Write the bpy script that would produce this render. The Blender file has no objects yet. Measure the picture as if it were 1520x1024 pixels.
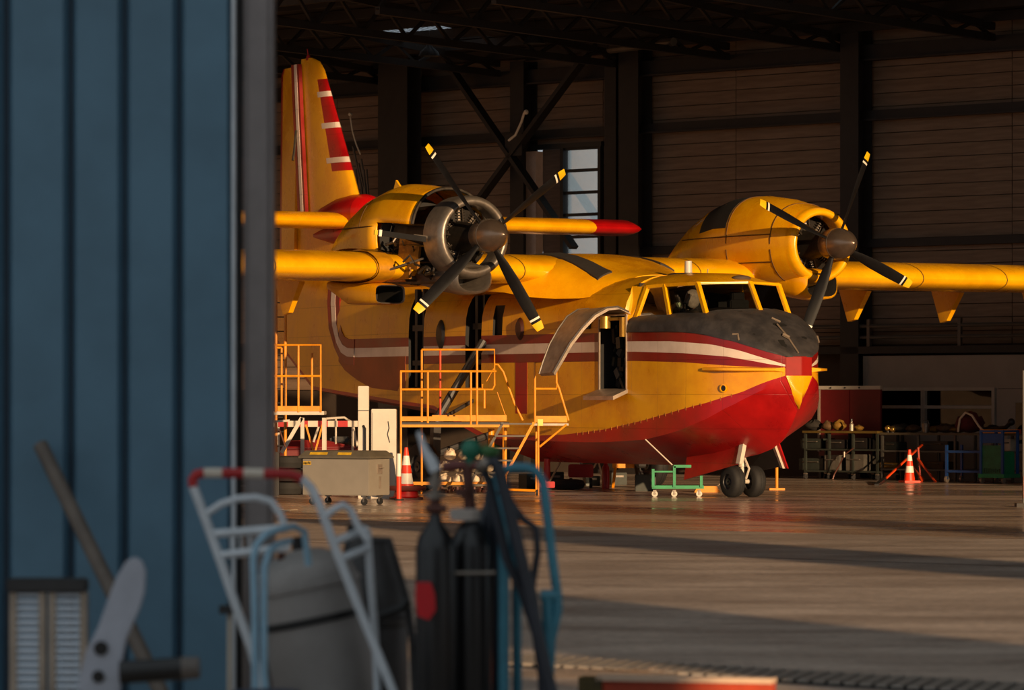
import bpy, bmesh, math, random
from mathutils import Vector, Matrix
random.seed(7)
C = bpy.context.scene.collection
SC = bpy.context.scene
PI = math.pi

# ------------------------------------------------------------------ camera, sky, sun, exposure
F = 6000.0; YH = 592.0; CH = 1.78           # focal length and horizon on a 1520 x 1024 frame, eye height
cd = bpy.data.cameras.new('camera'); cam = bpy.data.objects.new('camera', cd); C.objects.link(cam)
cam.location = (0, 0, CH); cam.rotation_euler = (PI/2, 0, 0)
cd.sensor_width = 36.0; cd.lens = 36.0*F/1520; cd.shift_y = (YH-512)/1520
cd.clip_end = 600
cd.dof.use_dof = True; cd.dof.focus_distance = 74.0; cd.dof.aperture_fstop = 3.0
SC.camera = cam

W = bpy.data.worlds.new('sky'); SC.world = W; W.use_nodes = True
bg = W.node_tree.nodes['Background']
bg.inputs[0].default_value = (0.70, 0.78, 0.83, 1); bg.inputs[1].default_value = 0.62

TX, TY = -0.4035, 0.9150                      # the way the sunlight travels over the ground
EL = math.radians(8.0)
sl = bpy.data.lights.new('sun', 'SUN'); sl.energy = 6.0; sl.color = (1.0, 0.68, 0.38); sl.angle = math.radians(0.5)
sun = bpy.data.objects.new('sun', sl); C.objects.link(sun); sun.location = (40, -60, 30)
sun.rotation_euler = Vector((TX*math.cos(EL), TY*math.cos(EL), -math.sin(EL))).to_track_quat('-Z', 'Y').to_euler()

vs = SC.view_settings
vs.view_transform = 'Standard'; vs.look = 'None'; vs.gamma = 1.0; vs.exposure = 0.0; vs.use_curve_mapping = False

# ------------------------------------------------------------------ helpers
def lin(c):
    return tuple((v/255/12.92 if v/255 <= 0.04045 else ((v/255+0.055)/1.055)**2.4) for v in c)

def mat(name, rgb, rough=0.5, metal=0.0, var=0.15, scale=4.0, bump=0.0, bscale=40.0, rgb2=None, spec=0.5, stretch=(1, 1, 1), coat=0.0, rvar=0.0):
    m = bpy.data.materials.new(name); m.use_nodes = True
    nt = m.node_tree; N = nt.nodes; K = nt.links
    b = N['Principled BSDF']
    b.inputs['Roughness'].default_value = rough; b.inputs['Metallic'].default_value = metal
    b.inputs['Specular IOR Level'].default_value = spec
    b.inputs['Coat Weight'].default_value = coat; b.inputs['Coat Roughness'].default_value = 0.12
    c1 = lin(rgb); c2 = lin(rgb2) if rgb2 else tuple(v*(1-var) for v in c1)
    tc = N.new('ShaderNodeTexCoord'); mp = N.new('ShaderNodeMapping'); mp.inputs['Scale'].default_value = stretch
    K.new(tc.outputs['Object'], mp.inputs[0])
    nz = N.new('ShaderNodeTexNoise'); nz.inputs['Scale'].default_value = scale; nz.inputs['Detail'].default_value = 6; nz.inputs['Roughness'].default_value = 0.62
    K.new(mp.outputs[0], nz.inputs['Vector'])
    rp = N.new('ShaderNodeValToRGB'); rp.color_ramp.elements[0].position = 0.36; rp.color_ramp.elements[1].position = 0.62
    rp.color_ramp.elements[0].color = (*c2, 1); rp.color_ramp.elements[1].color = (*c1, 1)
    K.new(nz.outputs[0], rp.inputs[0]); K.new(rp.outputs[0], b.inputs['Base Color'])
    if rvar:
        mr = N.new('ShaderNodeMapRange'); mr.inputs[1].default_value = 0.35; mr.inputs[2].default_value = 0.65
        mr.inputs[3].default_value = rough-rvar; mr.inputs[4].default_value = rough+rvar
        K.new(nz.outputs[0], mr.inputs[0]); K.new(mr.outputs[0], b.inputs['Roughness'])
    if bump:
        n2 = N.new('ShaderNodeTexNoise'); n2.inputs['Scale'].default_value = bscale; n2.inputs['Detail'].default_value = 4
        K.new(mp.outputs[0], n2.inputs['Vector'])
        bp = N.new('ShaderNodeBump'); bp.inputs['Strength'].default_value = bump; bp.inputs['Distance'].default_value = 0.02
        K.new(n2.outputs[0], bp.inputs['Height']); K.new(bp.outputs[0], b.inputs['Normal'])
    return m

def paint(name, rgb, rgb2, rough=0.32, seams=True):
    """aircraft paint: weathering streaks and fine lapped skin seams"""
    m = mat(name, rgb, rough, 0, 0.2, 1.3, 0, rgb2=rgb2, coat=0.15, rvar=0.08)
    if seams:
        nt = m.node_tree; N = nt.nodes; K = nt.links; b = N['Principled BSDF']
        tc = N.new('ShaderNodeTexCoord'); sp = N.new('ShaderNodeSeparateXYZ'); cb = N.new('ShaderNodeCombineXYZ')
        K.new(tc.outputs['Object'], sp.inputs[0]); K.new(sp.outputs[0], cb.inputs[0]); K.new(sp.outputs[2], cb.inputs[1])
        br = N.new('ShaderNodeTexBrick'); br.offset = 0.0; br.inputs['Scale'].default_value = 1.0
        br.inputs['Brick Width'].default_value = 0.86; br.inputs['Row Height'].default_value = 0.62; br.inputs['Mortar Size'].default_value = 0.006
        br.inputs['Mortar Smooth'].default_value = 0.3
        K.new(cb.outputs[0], br.inputs['Vector'])
        bp = N.new('ShaderNodeBump'); bp.inputs['Strength'].default_value = 0.35; bp.inputs['Distance'].default_value = 0.01; bp.invert = True
        K.new(br.outputs['Fac'], bp.inputs['Height']); K.new(bp.outputs[0], b.inputs['Normal'])
        mx = N.new('ShaderNodeMixRGB'); mx.blend_type = 'MULTIPLY'; mx.inputs[2].default_value = (0.55, 0.5, 0.45, 1)
        src = b.inputs['Base Color'].links[0].from_socket
        ml = N.new('ShaderNodeMath'); ml.operation = 'MULTIPLY'; ml.inputs[1].default_value = 0.6
        K.new(br.outputs['Fac'], ml.inputs[0]); K.new(ml.outputs[0], mx.inputs[0]); K.new(src, mx.inputs[1]); K.new(mx.outputs[0], b.inputs['Base Color'])
    return m

def glass(name, tint=0.5, rough=0.02):
    m = bpy.data.materials.new(name); m.use_nodes = True; nt = m.node_tree; N = nt.nodes; K = nt.links
    for n in list(N): N.remove(n)
    o = N.new('ShaderNodeOutputMaterial'); mx = N.new('ShaderNodeMixShader'); fr = N.new('ShaderNodeFresnel'); fr.inputs[0].default_value = 1.5
    t = N.new('ShaderNodeBsdfTransparent'); t.inputs[0].default_value = (tint, tint*1.02, tint, 1)
    g = N.new('ShaderNodeBsdfGlossy'); g.inputs['Roughness'].default_value = rough
    K.new(fr.outputs[0], mx.inputs[0]); K.new(t.outputs[0], mx.inputs[1]); K.new(g.outputs[0], mx.inputs[2]); K.new(mx.outputs[0], o.inputs[0])
    return m

class MB:
    """collects shapes into one mesh"""
    def __init__(s): s.v = []; s.f = []; s.m = []; s.cur = 0
    def add(s, vs, fs, mi=None):
        o = len(s.v); s.v += [tuple(p) for p in vs]
        for f in fs: s.f.append([o+i for i in f]); s.m.append(s.cur if mi is None else mi)
        return s
    def box(s, c, d, rot=None, mi=None):
        x, y, z = d[0]/2, d[1]/2, d[2]/2
        P = [Vector((a*x, b*y, e*z)) for e in (-1, 1) for b in (-1, 1) for a in (-1, 1)]
        if rot is not None: P = [rot @ p for p in P]
        c = Vector(c); P = [p+c for p in P]
        return s.add(P, [(0, 2, 3, 1), (4, 5, 7, 6), (0, 1, 5, 4), (2, 6, 7, 3), (0, 4, 6, 2), (1, 3, 7, 5)], mi)
    def bar(s, p0, p1, w, h=None, up=(0, 0, 1), mi=None):
        p0, p1 = Vector(p0), Vector(p1); h = h or w
        d = (p1-p0); L = d.length; d.normalize(); u = Vector(up)
        if abs(d.dot(u)) > 0.98: u = Vector((1, 0, 0))
        r = d.cross(u).normalized(); u = r.cross(d).normalized()
        M = Matrix((d, r, u)).transposed()
        return s.box((p0+p1)/2, (L, w, h), M, mi)
    def tube(s, pts, r, n=8, mi=None, cap=True):
        pts = [Vector(p) for p in pts]; rings = []; ref = None
        for i, p in enumerate(pts):
            d = (pts[min(i+1, len(pts)-1)]-pts[max(i-1, 0)]).normalized()
            if ref is None:
                ref = Vector((0, 0, 1)) if abs(d.z) < 0.9 else Vector((1, 0, 0))
            a = d.cross(ref).normalized(); b = a.cross(d).normalized(); ref = b
            rr = r[i] if isinstance(r, (list, tuple)) else r
            rings.append([p+(a*math.cos(2*PI*k/n)+b*math.sin(2*PI*k/n))*rr for k in range(n)])
        return s.loft(rings, True, cap, cap, mi)
    def cyl(s, p0, p1, r0, r1=None, n=16, mi=None): return s.tube([p0, p1], [r0, r1 if r1 is not None else r0], n, mi)
    def loft(s, rings, closed=True, cap0=False, cap1=False, mi=None, mfun=None):
        n = len(rings[0]); V = [p for r in rings for p in r]; o = len(s.v); s.v += [tuple(p) for p in V]
        for i in range(len(rings)-1):
            for j in range(n if closed else n-1):
                k = (j+1) % n
                s.f.append([o+i*n+j, o+i*n+k, o+(i+1)*n+k, o+(i+1)*n+j])
                s.m.append(mfun(i, j) if mfun else (s.cur if mi is None else mi))
        if cap0: s.f.append([o+j for j in reversed(range(n))]); s.m.append(s.cur if mi is None else mi)
        if cap1: s.f.append([o+(len(rings)-1)*n+j for j in range(n)]); s.m.append(s.cur if mi is None else mi)
        return s
    def lathe(s, prof, o, ax, n=24, mi=None, mfun=None):
        """prof = (distance along the axis, radius)"""
        o = Vector(o); ax = Vector(ax).normalized(); ref = Vector((0, 0, 1)) if abs(ax.z) < 0.9 else Vector((1, 0, 0))
        a = ax.cross(ref).normalized(); b = a.cross(ax).normalized()
        rings = [[o+ax*t+(a*math.cos(2*PI*k/n)+b*math.sin(2*PI*k/n))*max(r, 1e-4) for k in range(n)] for t, r in prof]
        return s.loft(rings, True, False, False, mi, mfun)
    def prism(s, poly, d, mi=None):
        """a planar outline thickened by the vector d"""
        n = len(poly); d = Vector(d); A = [Vector(p) for p in poly]
        V = A+[p+d for p in A]
        return s.add(V, [tuple(reversed(range(n))), tuple(range(n, 2*n))]+[(i, (i+1) % n, n+(i+1) % n, n+i) for i in range(n)], mi)
    def ball(s, c, r, n=12, k=8, mi=None, sc=(1, 1, 1)):
        c = Vector(c); rings = []
        for i in range(k+1):
            t = PI*i/k; rings.append([c+Vector((math.sin(t)*math.cos(2*PI*j/n)*sc[0], math.sin(t)*math.sin(2*PI*j/n)*sc[1], math.cos(t)*sc[2]))*r for j in range(n)])
        for j in range(n):
            rings[0][j] = c+Vector((0, 0, r*sc[2]))+(rings[1][j]-c-Vector((0, 0, r*sc[2])))*0.01
            rings[k][j] = c-Vector((0, 0, r*sc[2]))+(rings[k-1][j]-c+Vector((0, 0, r*sc[2])))*0.01
        return s.loft(rings, True, True, True, mi)
    def build(s, name, m, parent=None, smooth=35, bevel=0.0, loc=None, rot=None, fix=True):
        me = bpy.data.meshes.new(name); me.from_pydata(s.v, [], s.f)
        ms = m if isinstance(m, (list, tuple)) else [m]
        for q in ms: me.materials.append(q)
        for p, i in zip(me.polygons, s.m): p.material_index = min(i, len(ms)-1)
        bm = bmesh.new(); bm.from_mesh(me)
        if bevel: bmesh.ops.bevel(bm, geom=bm.edges[:], offset=bevel, segments=2, affect='EDGES', clamp_overlap=True)
        if fix: bmesh.ops.recalc_face_normals(bm, faces=bm.faces[:])
        bm.to_mesh(me); bm.free()
        if smooth:
            me.polygons.foreach_set('use_smooth', [True]*len(me.polygons)); me.set_sharp_from_angle(angle=math.radians(smooth))
        o = bpy.data.objects.new(name, me); C.objects.link(o)
        if parent is not None: o.parent = parent
        if loc is not None: o.location = loc
        if rot is not None: o.rotation_euler = rot
        return o

def thing(name, label, cat, loc=(0, 0, 0), rz=0, group=None):
    o = bpy.data.objects.new(name, None); C.objects.link(o); o.empty_display_size = 0.3
    o.location = loc; o.rotation_euler = (0, 0, rz); o['label'] = label; o['category'] = cat
    if group: o['group'] = group
    return o
def tag(o, label, cat, group=None):
    o['label'] = label; o['category'] = cat
    if group: o['group'] = group
    return o
def struct(o): o['kind'] = 'structure'; return o
def dup(root, loc, rz, label, group=None):
    r = root.copy(); C.objects.link(r); r.location = loc; r.rotation_euler = (0, 0, rz); r['label'] = label
    if group: r['group'] = group
    for ch in list(root.children):
        c = ch.copy(); C.objects.link(c); c.parent = r
        for g in list(ch.children):
            d = g.copy(); C.objects.link(d); d.parent = c
    return r
def at(u, v, Y):
    """the point Y metres away that the photograph shows at u, v"""
    return Vector(((u-760)/F*Y, Y, CH+(YH-v)/F*Y))
def ground(u, v):
    Y = CH*F/(v-YH); return Vector(((u-760)/F*Y, Y, 0))
def ip(x, T):
    if x <= T[0][0]: return T[0][1]
    for (a, b), (c, d) in zip(T, T[1:]):
        if x <= c: return b+(d-b)*(x-a)/(c-a)
    return T[-1][1]

# ------------------------------------------------------------------ materials
YEL = paint('yellow_paint', (236, 168, 6), (214, 140, 4))
YELP = paint('yellow_paint_plain', (240, 172, 6), (222, 148, 4), 0.28, False)
RED = paint('red_paint', (172, 10, 12), (140, 6, 10), 0.34)
REDD = paint('dark_red_stripe', (134, 16, 10), (110, 12, 8), 0.36)
WHT = paint('white_stripe', (226, 206, 190), (205, 184, 168), 0.36)
COVER = mat('canvas_cover', (60, 56, 56), 0.6, 0, 0.3, 3.2, 0.9, 3.5, rgb2=(38, 36, 38))
DARK = mat('dark_interior', (20, 17, 15), 0.7, 0, 0.4, 8)
BLK = mat('black_paint', (24, 22, 22), 0.45, 0, 0.3, 6)
BLADE = mat('blade_black', (19, 18, 20), 0.5, 0, 0.3, 5, spec=0.16)
TIP = mat('tip_yellow', (238, 184, 20), 0.4)
TIPW = mat('tip_white', (226, 220, 205), 0.4)
SPIN = mat('spinner_metal', (126, 108, 94), 0.3, 0.75, 0.15, 6)
STEEL = mat('bare_steel', (140, 130, 120), 0.42, 0.75, 0.25, 8)
ALU = mat('worn_aluminium', (176, 160, 144), 0.42, 0.6, 0.3, 5)
ENG = mat('engine_metal', (74, 66, 58), 0.42, 0.7, 0.5, 14)
RUB = mat('rubber', (30, 29, 29), 0.75, 0, 0.3, 10)
WALKM = mat('walkway_grip', (46, 40, 36), 0.8, 0, 0.2, 20)
CGLASS = glass('cockpit_glass', 0.45)
WGLASS = glass('window_glass', 0.85)
OGLASS = glass('office_glass', 0.3)
WHITEM = mat('white_enamel', (200, 188, 172), 0.42, 0, 0.12, 3)
GREYB = mat('grey_box_paint', (134, 126, 114), 0.5, 0, 0.12, 2)
LIDM = mat('grey_lid', (92, 84, 70), 0.55, 0, 0.25, 5)
ORAIL = mat('orange_yellow_rail', (232, 146, 22), 0.4, 0, 0.25, 6)
ORED = mat('orange_red_rail', (214, 70, 24), 0.4, 0, 0.3, 6)
CONEO = mat('cone_orange', (232, 58, 24), 0.45, 0, 0.12, 6)
CONEW = mat('cone_white', (232, 222, 208), 0.4, 0, 0.1, 6)
REDM = mat('red_enamel', (176, 20, 20), 0.4, 0, 0.25, 4)
GREENM = mat('green_enamel', (28, 140, 86), 0.42, 0, 0.2, 5)
BLUEM = mat('blue_enamel', (30, 74, 140), 0.42, 0, 0.2, 5)
TEAL = mat('teal_enamel', (66, 136, 158), 0.42, 0, 0.2, 6)
LBLUE = mat('pale_blue_tube', (140, 178, 200), 0.4, 0, 0.15, 6)
LGREY = mat('pale_grey_tube', (204, 210, 216), 0.4, 0.1, 0.15, 6)
DGREY = mat('dark_grey_metal', (58, 56, 56), 0.5, 0.3, 0.25, 6)
TANK = mat('tank_grey', (150, 144, 140), 0.5, 0.2, 0.18, 3)
GASB = mat('gas_bottle_black', (26, 25, 26), 0.3, 0, 0.2, 5)
COPPER = mat('brown_fitting', (96, 58, 48), 0.45, 0.4, 0.3, 9)
BROWN = mat('brown_cloth', (88, 62, 32), 0.8, 0, 0.4, 12)
CREAM = mat('cream_sack', (226, 206, 178), 0.7, 0, 0.15, 6, 0.4, 14)
TOOLD = mat('dark_green_steel', (48, 52, 46), 0.5, 0.2, 0.3, 6)
LENS = bpy.data.materials.new('lamp_lens')

# ------------------------------------------------------------------ setting
ANG = math.atan2(-0.673, 0.74)                      # the hangar's long walls run this way
WA = Vector((9.0, 91.0, 0)); wa = Vector((0.7398, -0.6728, 0)); wb = Vector((0.6728, 0.7398, 0))
def wl(s, d, z): return WA+wa*s-wb*d+Vector((0, 0, z))
def ws(u, d=0.0):
    k = (u-760)/F; B = WA-wb*d
    return (k*B.y-B.x)/(wa.x-k*wa.y)
RW = Matrix.Rotation(ANG, 3, 'Z')

# floor inside, apron outside
def grainy(m, amt=0.35):
    nt = m.node_tree; N = nt.nodes; K = nt.links; b = N['Principled BSDF']; src = b.inputs['Base Color'].links[0].from_socket
    tc = N.new('ShaderNodeTexCoord'); nz = N.new('ShaderNodeTexNoise'); nz.inputs['Scale'].default_value = 9; nz.inputs['Detail'].default_value = 8; nz.inputs['Roughness'].default_value = 0.8
    K.new(tc.outputs['Object'], nz.inputs['Vector']); mr = N.new('ShaderNodeMapRange'); mr.inputs[1].default_value = .38; mr.inputs[2].default_value = .6; mr.inputs[3].default_value = 1-amt; mr.inputs[4].default_value = 1.0
    K.new(nz.outputs[0], mr.inputs[0]); mx = N.new('ShaderNodeVectorMath'); mx.operation = 'SCALE'; K.new(src, mx.inputs[0]); K.new(mr.outputs[0], mx.inputs['Scale']); K.new(mx.outputs[0], b.inputs['Base Color'])
FLOORM = mat('hall_floor', (206, 184, 166), 0.26, 0, 0.2, 0.35, 0.05, 5.0, rgb2=(168, 148, 133), stretch=(0.5, 1.6, 1), rvar=0.14)
APR = mat('apron_concrete', (206, 184, 166), 0.66, 0, 0.2, 0.6, 0.7, 26.0, rgb2=(160, 140, 126), stretch=(1, 1.8, 1))
grainy(FLOORM, .28); grainy(APR, .4)
T0 = Vector((0.6, 26.9, 0)); 
def th(s, d): return T0+wa*s+wb*d                   # threshold line of the hall, s along it, d into the hall
m = MB(); m.add([th(-70, 22), th(75, 22), th(75, 95), th(-70, 95)], [(0, 1, 2, 3)])
fl = struct(m.build('floor', FLOORM, smooth=0))
m = MB(); m.add([th(-70, 0.3), th(75, 0.3), th(75, 22), th(-70, 22)], [(0, 1, 2, 3)])
WORN = mat('worn_hall_floor', (208, 186, 168), 0.6, 0, 0.2, 0.5, 0.55, 24.0, rgb2=(166, 146, 131), stretch=(0.7, 1.5, 1), rvar=0.1)
grainy(WORN, .38); m.build('worn_floor', WORN, fl, smooth=0)
m = MB(); m.add([th(-70, 0.3), th(75, 0.3), th(75, -70), th(-70, -70)], [(3, 2, 1, 0)])
struct(m.build('ground', APR, smooth=0))
# paler worn joint strips on the floor near the wall
STR = mat('floor_joint', (84, 66, 56), 0.6, 0, 0.3, 1.0)
m = MB()
for d in (11.0, 19.5, 29.0, 38.0):
    p = wl(-30, d, 0.002); q = wl(30, d, 0.002)
    m.bar(p, q, 0.05, 0.004)
struct(m.build('trim_1', STR, bpy.data.objects['floor'], smooth=0))
# drain channel with slots at the threshold
dr = struct(MB().build('trim_2', DGREY)) if False else None
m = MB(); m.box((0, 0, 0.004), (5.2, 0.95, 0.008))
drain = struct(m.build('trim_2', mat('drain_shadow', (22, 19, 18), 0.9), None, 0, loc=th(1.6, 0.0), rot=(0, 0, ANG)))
bm_ = MB(); bm_.box((0, 0, 0.016), (0.07, 0.85, 0.018), Matrix.Rotation(0.5, 3, 'Z')); sl0 = bm_.build('grate_bar', mat('grate_bar', (176, 164, 152), 0.5, 0.5, 0.3, 8), drain, 0)
for i in range(42):
    o = sl0 if i == 0 else sl0.copy()
    if i: C.objects.link(o); o.parent = drain
    o.location = (-2.5+i*0.122, 0, 0)
DRAINJ = 0

# back wall: boards between columns
WALLM = mat('brown_siding', (132, 106, 84), 0.75, 0, 0.25, 2.2, 0.25, 8, rgb2=(108, 84, 64), stretch=(0.25, 1, 3))
WBACK = mat('siding_joint', (64, 50, 38), 0.9)
m = MB(); m.box((0, 0.16, 7.0), (72, 0.2, 14.0))
# the wall has an opening for the tall window: built as four slabs around it
S0, S1 = ws(779), ws(895); Z0, Z1 = 1.9, 7.86
SL, SR = -26.0, 32.0
m = MB()
m.box(((SL+S0)/2, 0.16, 6.5), (S0-SL, 0.2, 13)); m.box(((S1+SR)/2, 0.16, 6.5), (SR-S1, 0.2, 13))
m.box(((S0+S1)/2, 0.16, Z0/2), (S1-S0, 0.2, Z0)); m.box(((S0+S1)/2, 0.16, (Z1+13)/2), (S1-S0, 0.2, 13-Z1))
wall_back = struct(m.build('wall_back', WBACK, None, 0, loc=WA, rot=(0, 0, ANG)))
cols = [ws(582), ws(931), ws(1261)]
edges = [SL, ws(500), cols[0], ws(766), S0]
bays = [(SL, ws(500)), (ws(500), cols[0]), (cols[0], ws(767)), (ws(767), S0), (S1, cols[1]), (cols[1], (cols[1]+cols[2])/2), ((cols[1]+cols[2])/2, cols[2]), (cols[2], cols[2]+4.5), (cols[2]+4.5, SR)]
PIT = 0.30
def boards(s0, s1, z0, z1):
    b = MB(); b.box((0, 0, 0), (s1-s0-0.02, 0.05, PIT-0.018)); first = None
    n = int((z1-z0)/PIT)
    for i in range(n):
        o = b.build('board', WALLM, wall_back, 0) if first is None else first.copy()
        if first is not None: C.objects.link(o); o.parent = wall_back
        first = first or o
        o.location = ((s0+s1)/2, 0.035+random.uniform(-0.006, 0.006), z0+PIT*(i+0.5)); o.rotation_euler = (random.uniform(-0.02, 0.02), 0, 0)
for a, b in bays: boards(a, b, 3.0 if a >= cols[1] else 2.0, 10.2)
boards(S0, S1, Z1+0.1, 10.2)

STL = mat('dark_steel_frame', (44, 38, 34), 0.6, 0.2, 0.25, 4)
# columns: H sections standing proud of the wall
def column(n, u0, u1, d, h=12.5):
    sa, sb = ws(u0, d), ws(u1, d); w = sb-sa; c = (sa+sb)/2
    m = MB(); m.box((c, -d+0.02, h/2), (w, 0.04, h)); m.box((c, -d+0.5, h/2), (w, 0.04, h)); m.box((c, -d+0.26, h/2), (0.05, 0.46, h))
    m.box((c, -d+0.26, 0.05), (w+0.25, 0.7, 0.1))
    return struct(m.build('trim_%d' % n, STL, None, 0, loc=WA, rot=(0, 0, ANG)))
column(3, 561, 604, 1.1); column(4, 918, 947, 0.6); column(5, 1247, 1274, 0.6); column(6, 757, 777, 0.5, 10); column(7, 897, 914, 0.5, 10)
# wall girts and eaves beam
m = MB()
for z, hh, dd in ((8.2, 0.22, 0.24), (9.62, 0.35, 0.3), (5.3, 0.18, 0.2)):
    if z == 5.3: m.box(((cols[1]+SR)/2, -dd/2, z), (SR-cols[1], dd, hh))
    else:
        m.box(((SL+SR)/2, -dd/2, z), (SR-SL, dd, hh)); m.box(((SL+SR)/2, -dd-0.05, z-hh/2), (SR-SL, 0.12, 0.04))
struct(m.build('trim_8', STL, None, 0, loc=WA, rot=(0, 0, ANG)))
# diagonal braces between the first two columns
m = MB(); dB = 0.75
pA, pB = (ws(612, dB), 11.4), (ws(852, dB), 5.4)
pC, pD = (ws(930, dB), 11.2), (ws(700, dB), 6.4)
for (a, b) in ((pA, pB), (pC, pD)):
    m.bar((a[0], -dB, a[1]), (b[0], -dB, b[1]), 0.10, 0.26, up=(0, 1, 0))
m.box((ws(765, dB), -dB-0.06, 7.95), (0.55, 0.03, 0.55))
struct(m.build('trim_9', STL, None, 0, loc=WA, rot=(0, 0, ANG)))

# tall window in the back wall: shutter on the left, five panes on the right
FR = mat('window_frame_dark', (40, 42, 42), 0.5, 0.2)
PALE = mat('sunlit_reveal', (212, 180, 158), 0.6)  # bright pinkish sunlight worked into the post's colour
win = struct(MB().box(((S0+S1)/2, 0.0, Z1+0.05), (S1-S0+0.1, 0.25, 0.12)).box(((S0+S1)/2, 0.0, Z0), (S1-S0+0.1, 0.25, 0.12)).box((S1-0.02, 0, (Z0+Z1)/2), (0.09, 0.25, Z1-Z0)).box((ws(837), 0.02, (Z0+Z1)/2), (0.10, 0.22, Z1-Z0)).build('window_1', FR, None, 0, loc=WA, rot=(0, 0, ANG)))
MB().box(((ws(784)+ws(803))/2, -0.06, (Z0+Z1)/2), (ws(803)-ws(784), 0.26, Z1-Z0-0.1)).build('frame_post', PALE, win, 0)
SHUT = mat('weathered_shutter', (104, 84, 70), 0.7, 0, 0.3, 5, stretch=(0.3, 1, 3))
bb = MB().box((0, 0, 0), (ws(835)-ws(804)+.06, 0.05, 0.262)); f0 = None
for i in range(24):
    o = bb.build('slat', SHUT, win, 0) if i == 0 else f0.copy()
    if i: C.objects.link(o); o.parent = win
    f0 = f0 or o; o.location = ((ws(804)+ws(835))/2, 0.10+random.uniform(-0.01, 0.01), Z0+0.18+i*0.245)
ph = 0.535
z = Z1-0.02; i = 0; f0 = None
while z-ph > Z0:
    sa, sb = ws(841), ws(890)
    MB().box(((sa+sb)/2, 0.05, z), (sb-sa+0.1, 0.14, 0.07)).build('glazing_bar', FR, win, 0)
    MB().box(((sa+sb)/2, 0.06, z-ph/2), (sb-sa, 0.012, ph-0.06)).build('pane', WGLASS, win, 0)
    z -= ph

# lower right of the back wall: office front with ledge, fascia and windows
FAS = mat('grey_fascia', (150, 136, 122), 0.65, 0, 0.1, 2)
FRW = mat('office_frame', (170, 156, 140), 0.5, 0, 0.1, 4)
dO = 0.35; a0, a1 = ws(1290, dO), ws(1520, dO)+14
of = MB(); of.box(((a0+a1)/2, -dO, 2.38), (a1-a0, 0.12, 0.74)); of.box(((a0+a1)/2, -dO+0.02, 0.5), (a1-a0, 0.1, 1.0))
of.box((a0-0.05, -dO, 1.4), (0.14, 0.14, 2.7))
office = struct(of.build('wall_office', FAS, None, 0, loc=WA, rot=(0, 0, ANG)))
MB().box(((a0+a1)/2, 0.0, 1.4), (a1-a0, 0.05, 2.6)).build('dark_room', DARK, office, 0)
def office_window(n, u0, u1):
    sa, sb = ws(u0, dO), ws(u1, dO); fr = MB()
    for zz in (1.03, 1.60, 2.0): fr.box(((sa+sb)/2, -dO-0.03, zz), (sb-sa, 0.14, 0.07))
    for s in (sa+0.04, sb-0.04): fr.box((s, -dO-0.031, 1.515), (0.08, 0.14, 0.9))
    w = struct(fr.build('window_%d' % n, FRW, None, 0, loc=WA, rot=(0, 0, ANG)))
    for z0, z1 in ((1.07, 1.56), (1.64, 1.96)):
        MB().box(((sa+sb)/2, -dO, (z0+z1)/2), (sb-sa-0.12, 0.012, z1-z0)).build('pane', OGLASS, w, 0)
office_window(2, 1296, 1375); office_window(3, 1372, 1480)
sa, sb = ws(1482, dO), ws(1545, dO)
dr = struct(MB().box(((sa+sb)/2, -dO-0.02, 1.0), (sb-sa, 0.1, 2.0)).build('door_1', FAS, None, 0, loc=WA, rot=(0, 0, ANG)))
MB().box(((ws(1508, dO)+sb)/2-0.05, -dO-0.08, 1.25), (sb-ws(1508, dO)-0.2, 0.02, 0.9)).build('pane', OGLASS, dr, 0)
MB().box((ws(1499, dO), -dO-0.12, 1.05), (0.12, 0.12, 0.34)).build('door_closer', FRW, dr, 0)
# rails and pipes above the office front
def wall_pipe(n, u0, u1, z, r, d, mt):
    a, b = ws(u0, d), ws(u1, d)
    return struct(MB().tube([(a, -d, z), (b, -d, z)], r, 8).build('trim_%d' % n, mt, None, 40, loc=WA, rot=(0, 0, ANG)))
PIPE = mat('grey_pipe', (92, 84, 76), 0.45, 0.3)
wall_pipe(10, 1205, 1660, 3.42, 0.045, 0.5, PIPE); wall_pipe(11, 1205, 1660, 3.17, 0.04, 0.5, PIPE)
struct(MB().box(((ws(1205)+SR)/2, -0.35, 2.88), (SR-ws(1205), 0.5, 0.16)).build('trim_12', STL, None, 0, loc=WA, rot=(0, 0, ANG)))
m = MB()
for u in (1425, 1290): m.box((ws(u, 0.5), -0.5, 3.2), (0.08, 0.08, 0.75))
struct(m.build('trim_13', PIPE, None, 0, loc=WA, rot=(0, 0, ANG)))

# low roof at the back with purlins, trusses and translucent strips, then an added high roof that limits the sun
ROOF = mat('roof_deck', (40, 33, 28), 0.8, 0, 0.2, 2)
def roof_z(d): return 10.25+0.075*d
rf = MB(); RX0, RX1 = SL, SR
def slope_slab(s0, s1, d0, d1):
    rf.add([(s0, -d0, roof_z(d0)), (s1, -d0, roof_z(d0)), (s1, -d1, roof_z(d1)), (s0, -d1, roof_z(d1)), (s0, -d0, roof_z(d0)+.1), (s1, -d0, roof_z(d0)+.1), (s1, -d1, roof_z(d1)+.1), (s0, -d1, roof_z(d1)+.1)],
           [(0, 1, 2, 3), (4, 7, 6, 5), (0, 4, 5, 1), (2, 6, 7, 3), (0, 3, 7, 4), (1, 5, 6, 2)])
sky = [(ws(606, 3), ws(702, 3), 2.3, 4.2), (ws(1236, 5.3), ws(1283, 5.3), 4.7, 6.0), (ws(1285, 7.4), ws(1385, 7.4), 6.5, 8.4)]
dcuts = sorted({-0.2, 12.0} | {v for q_ in sky for v in q_[2:]})
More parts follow.
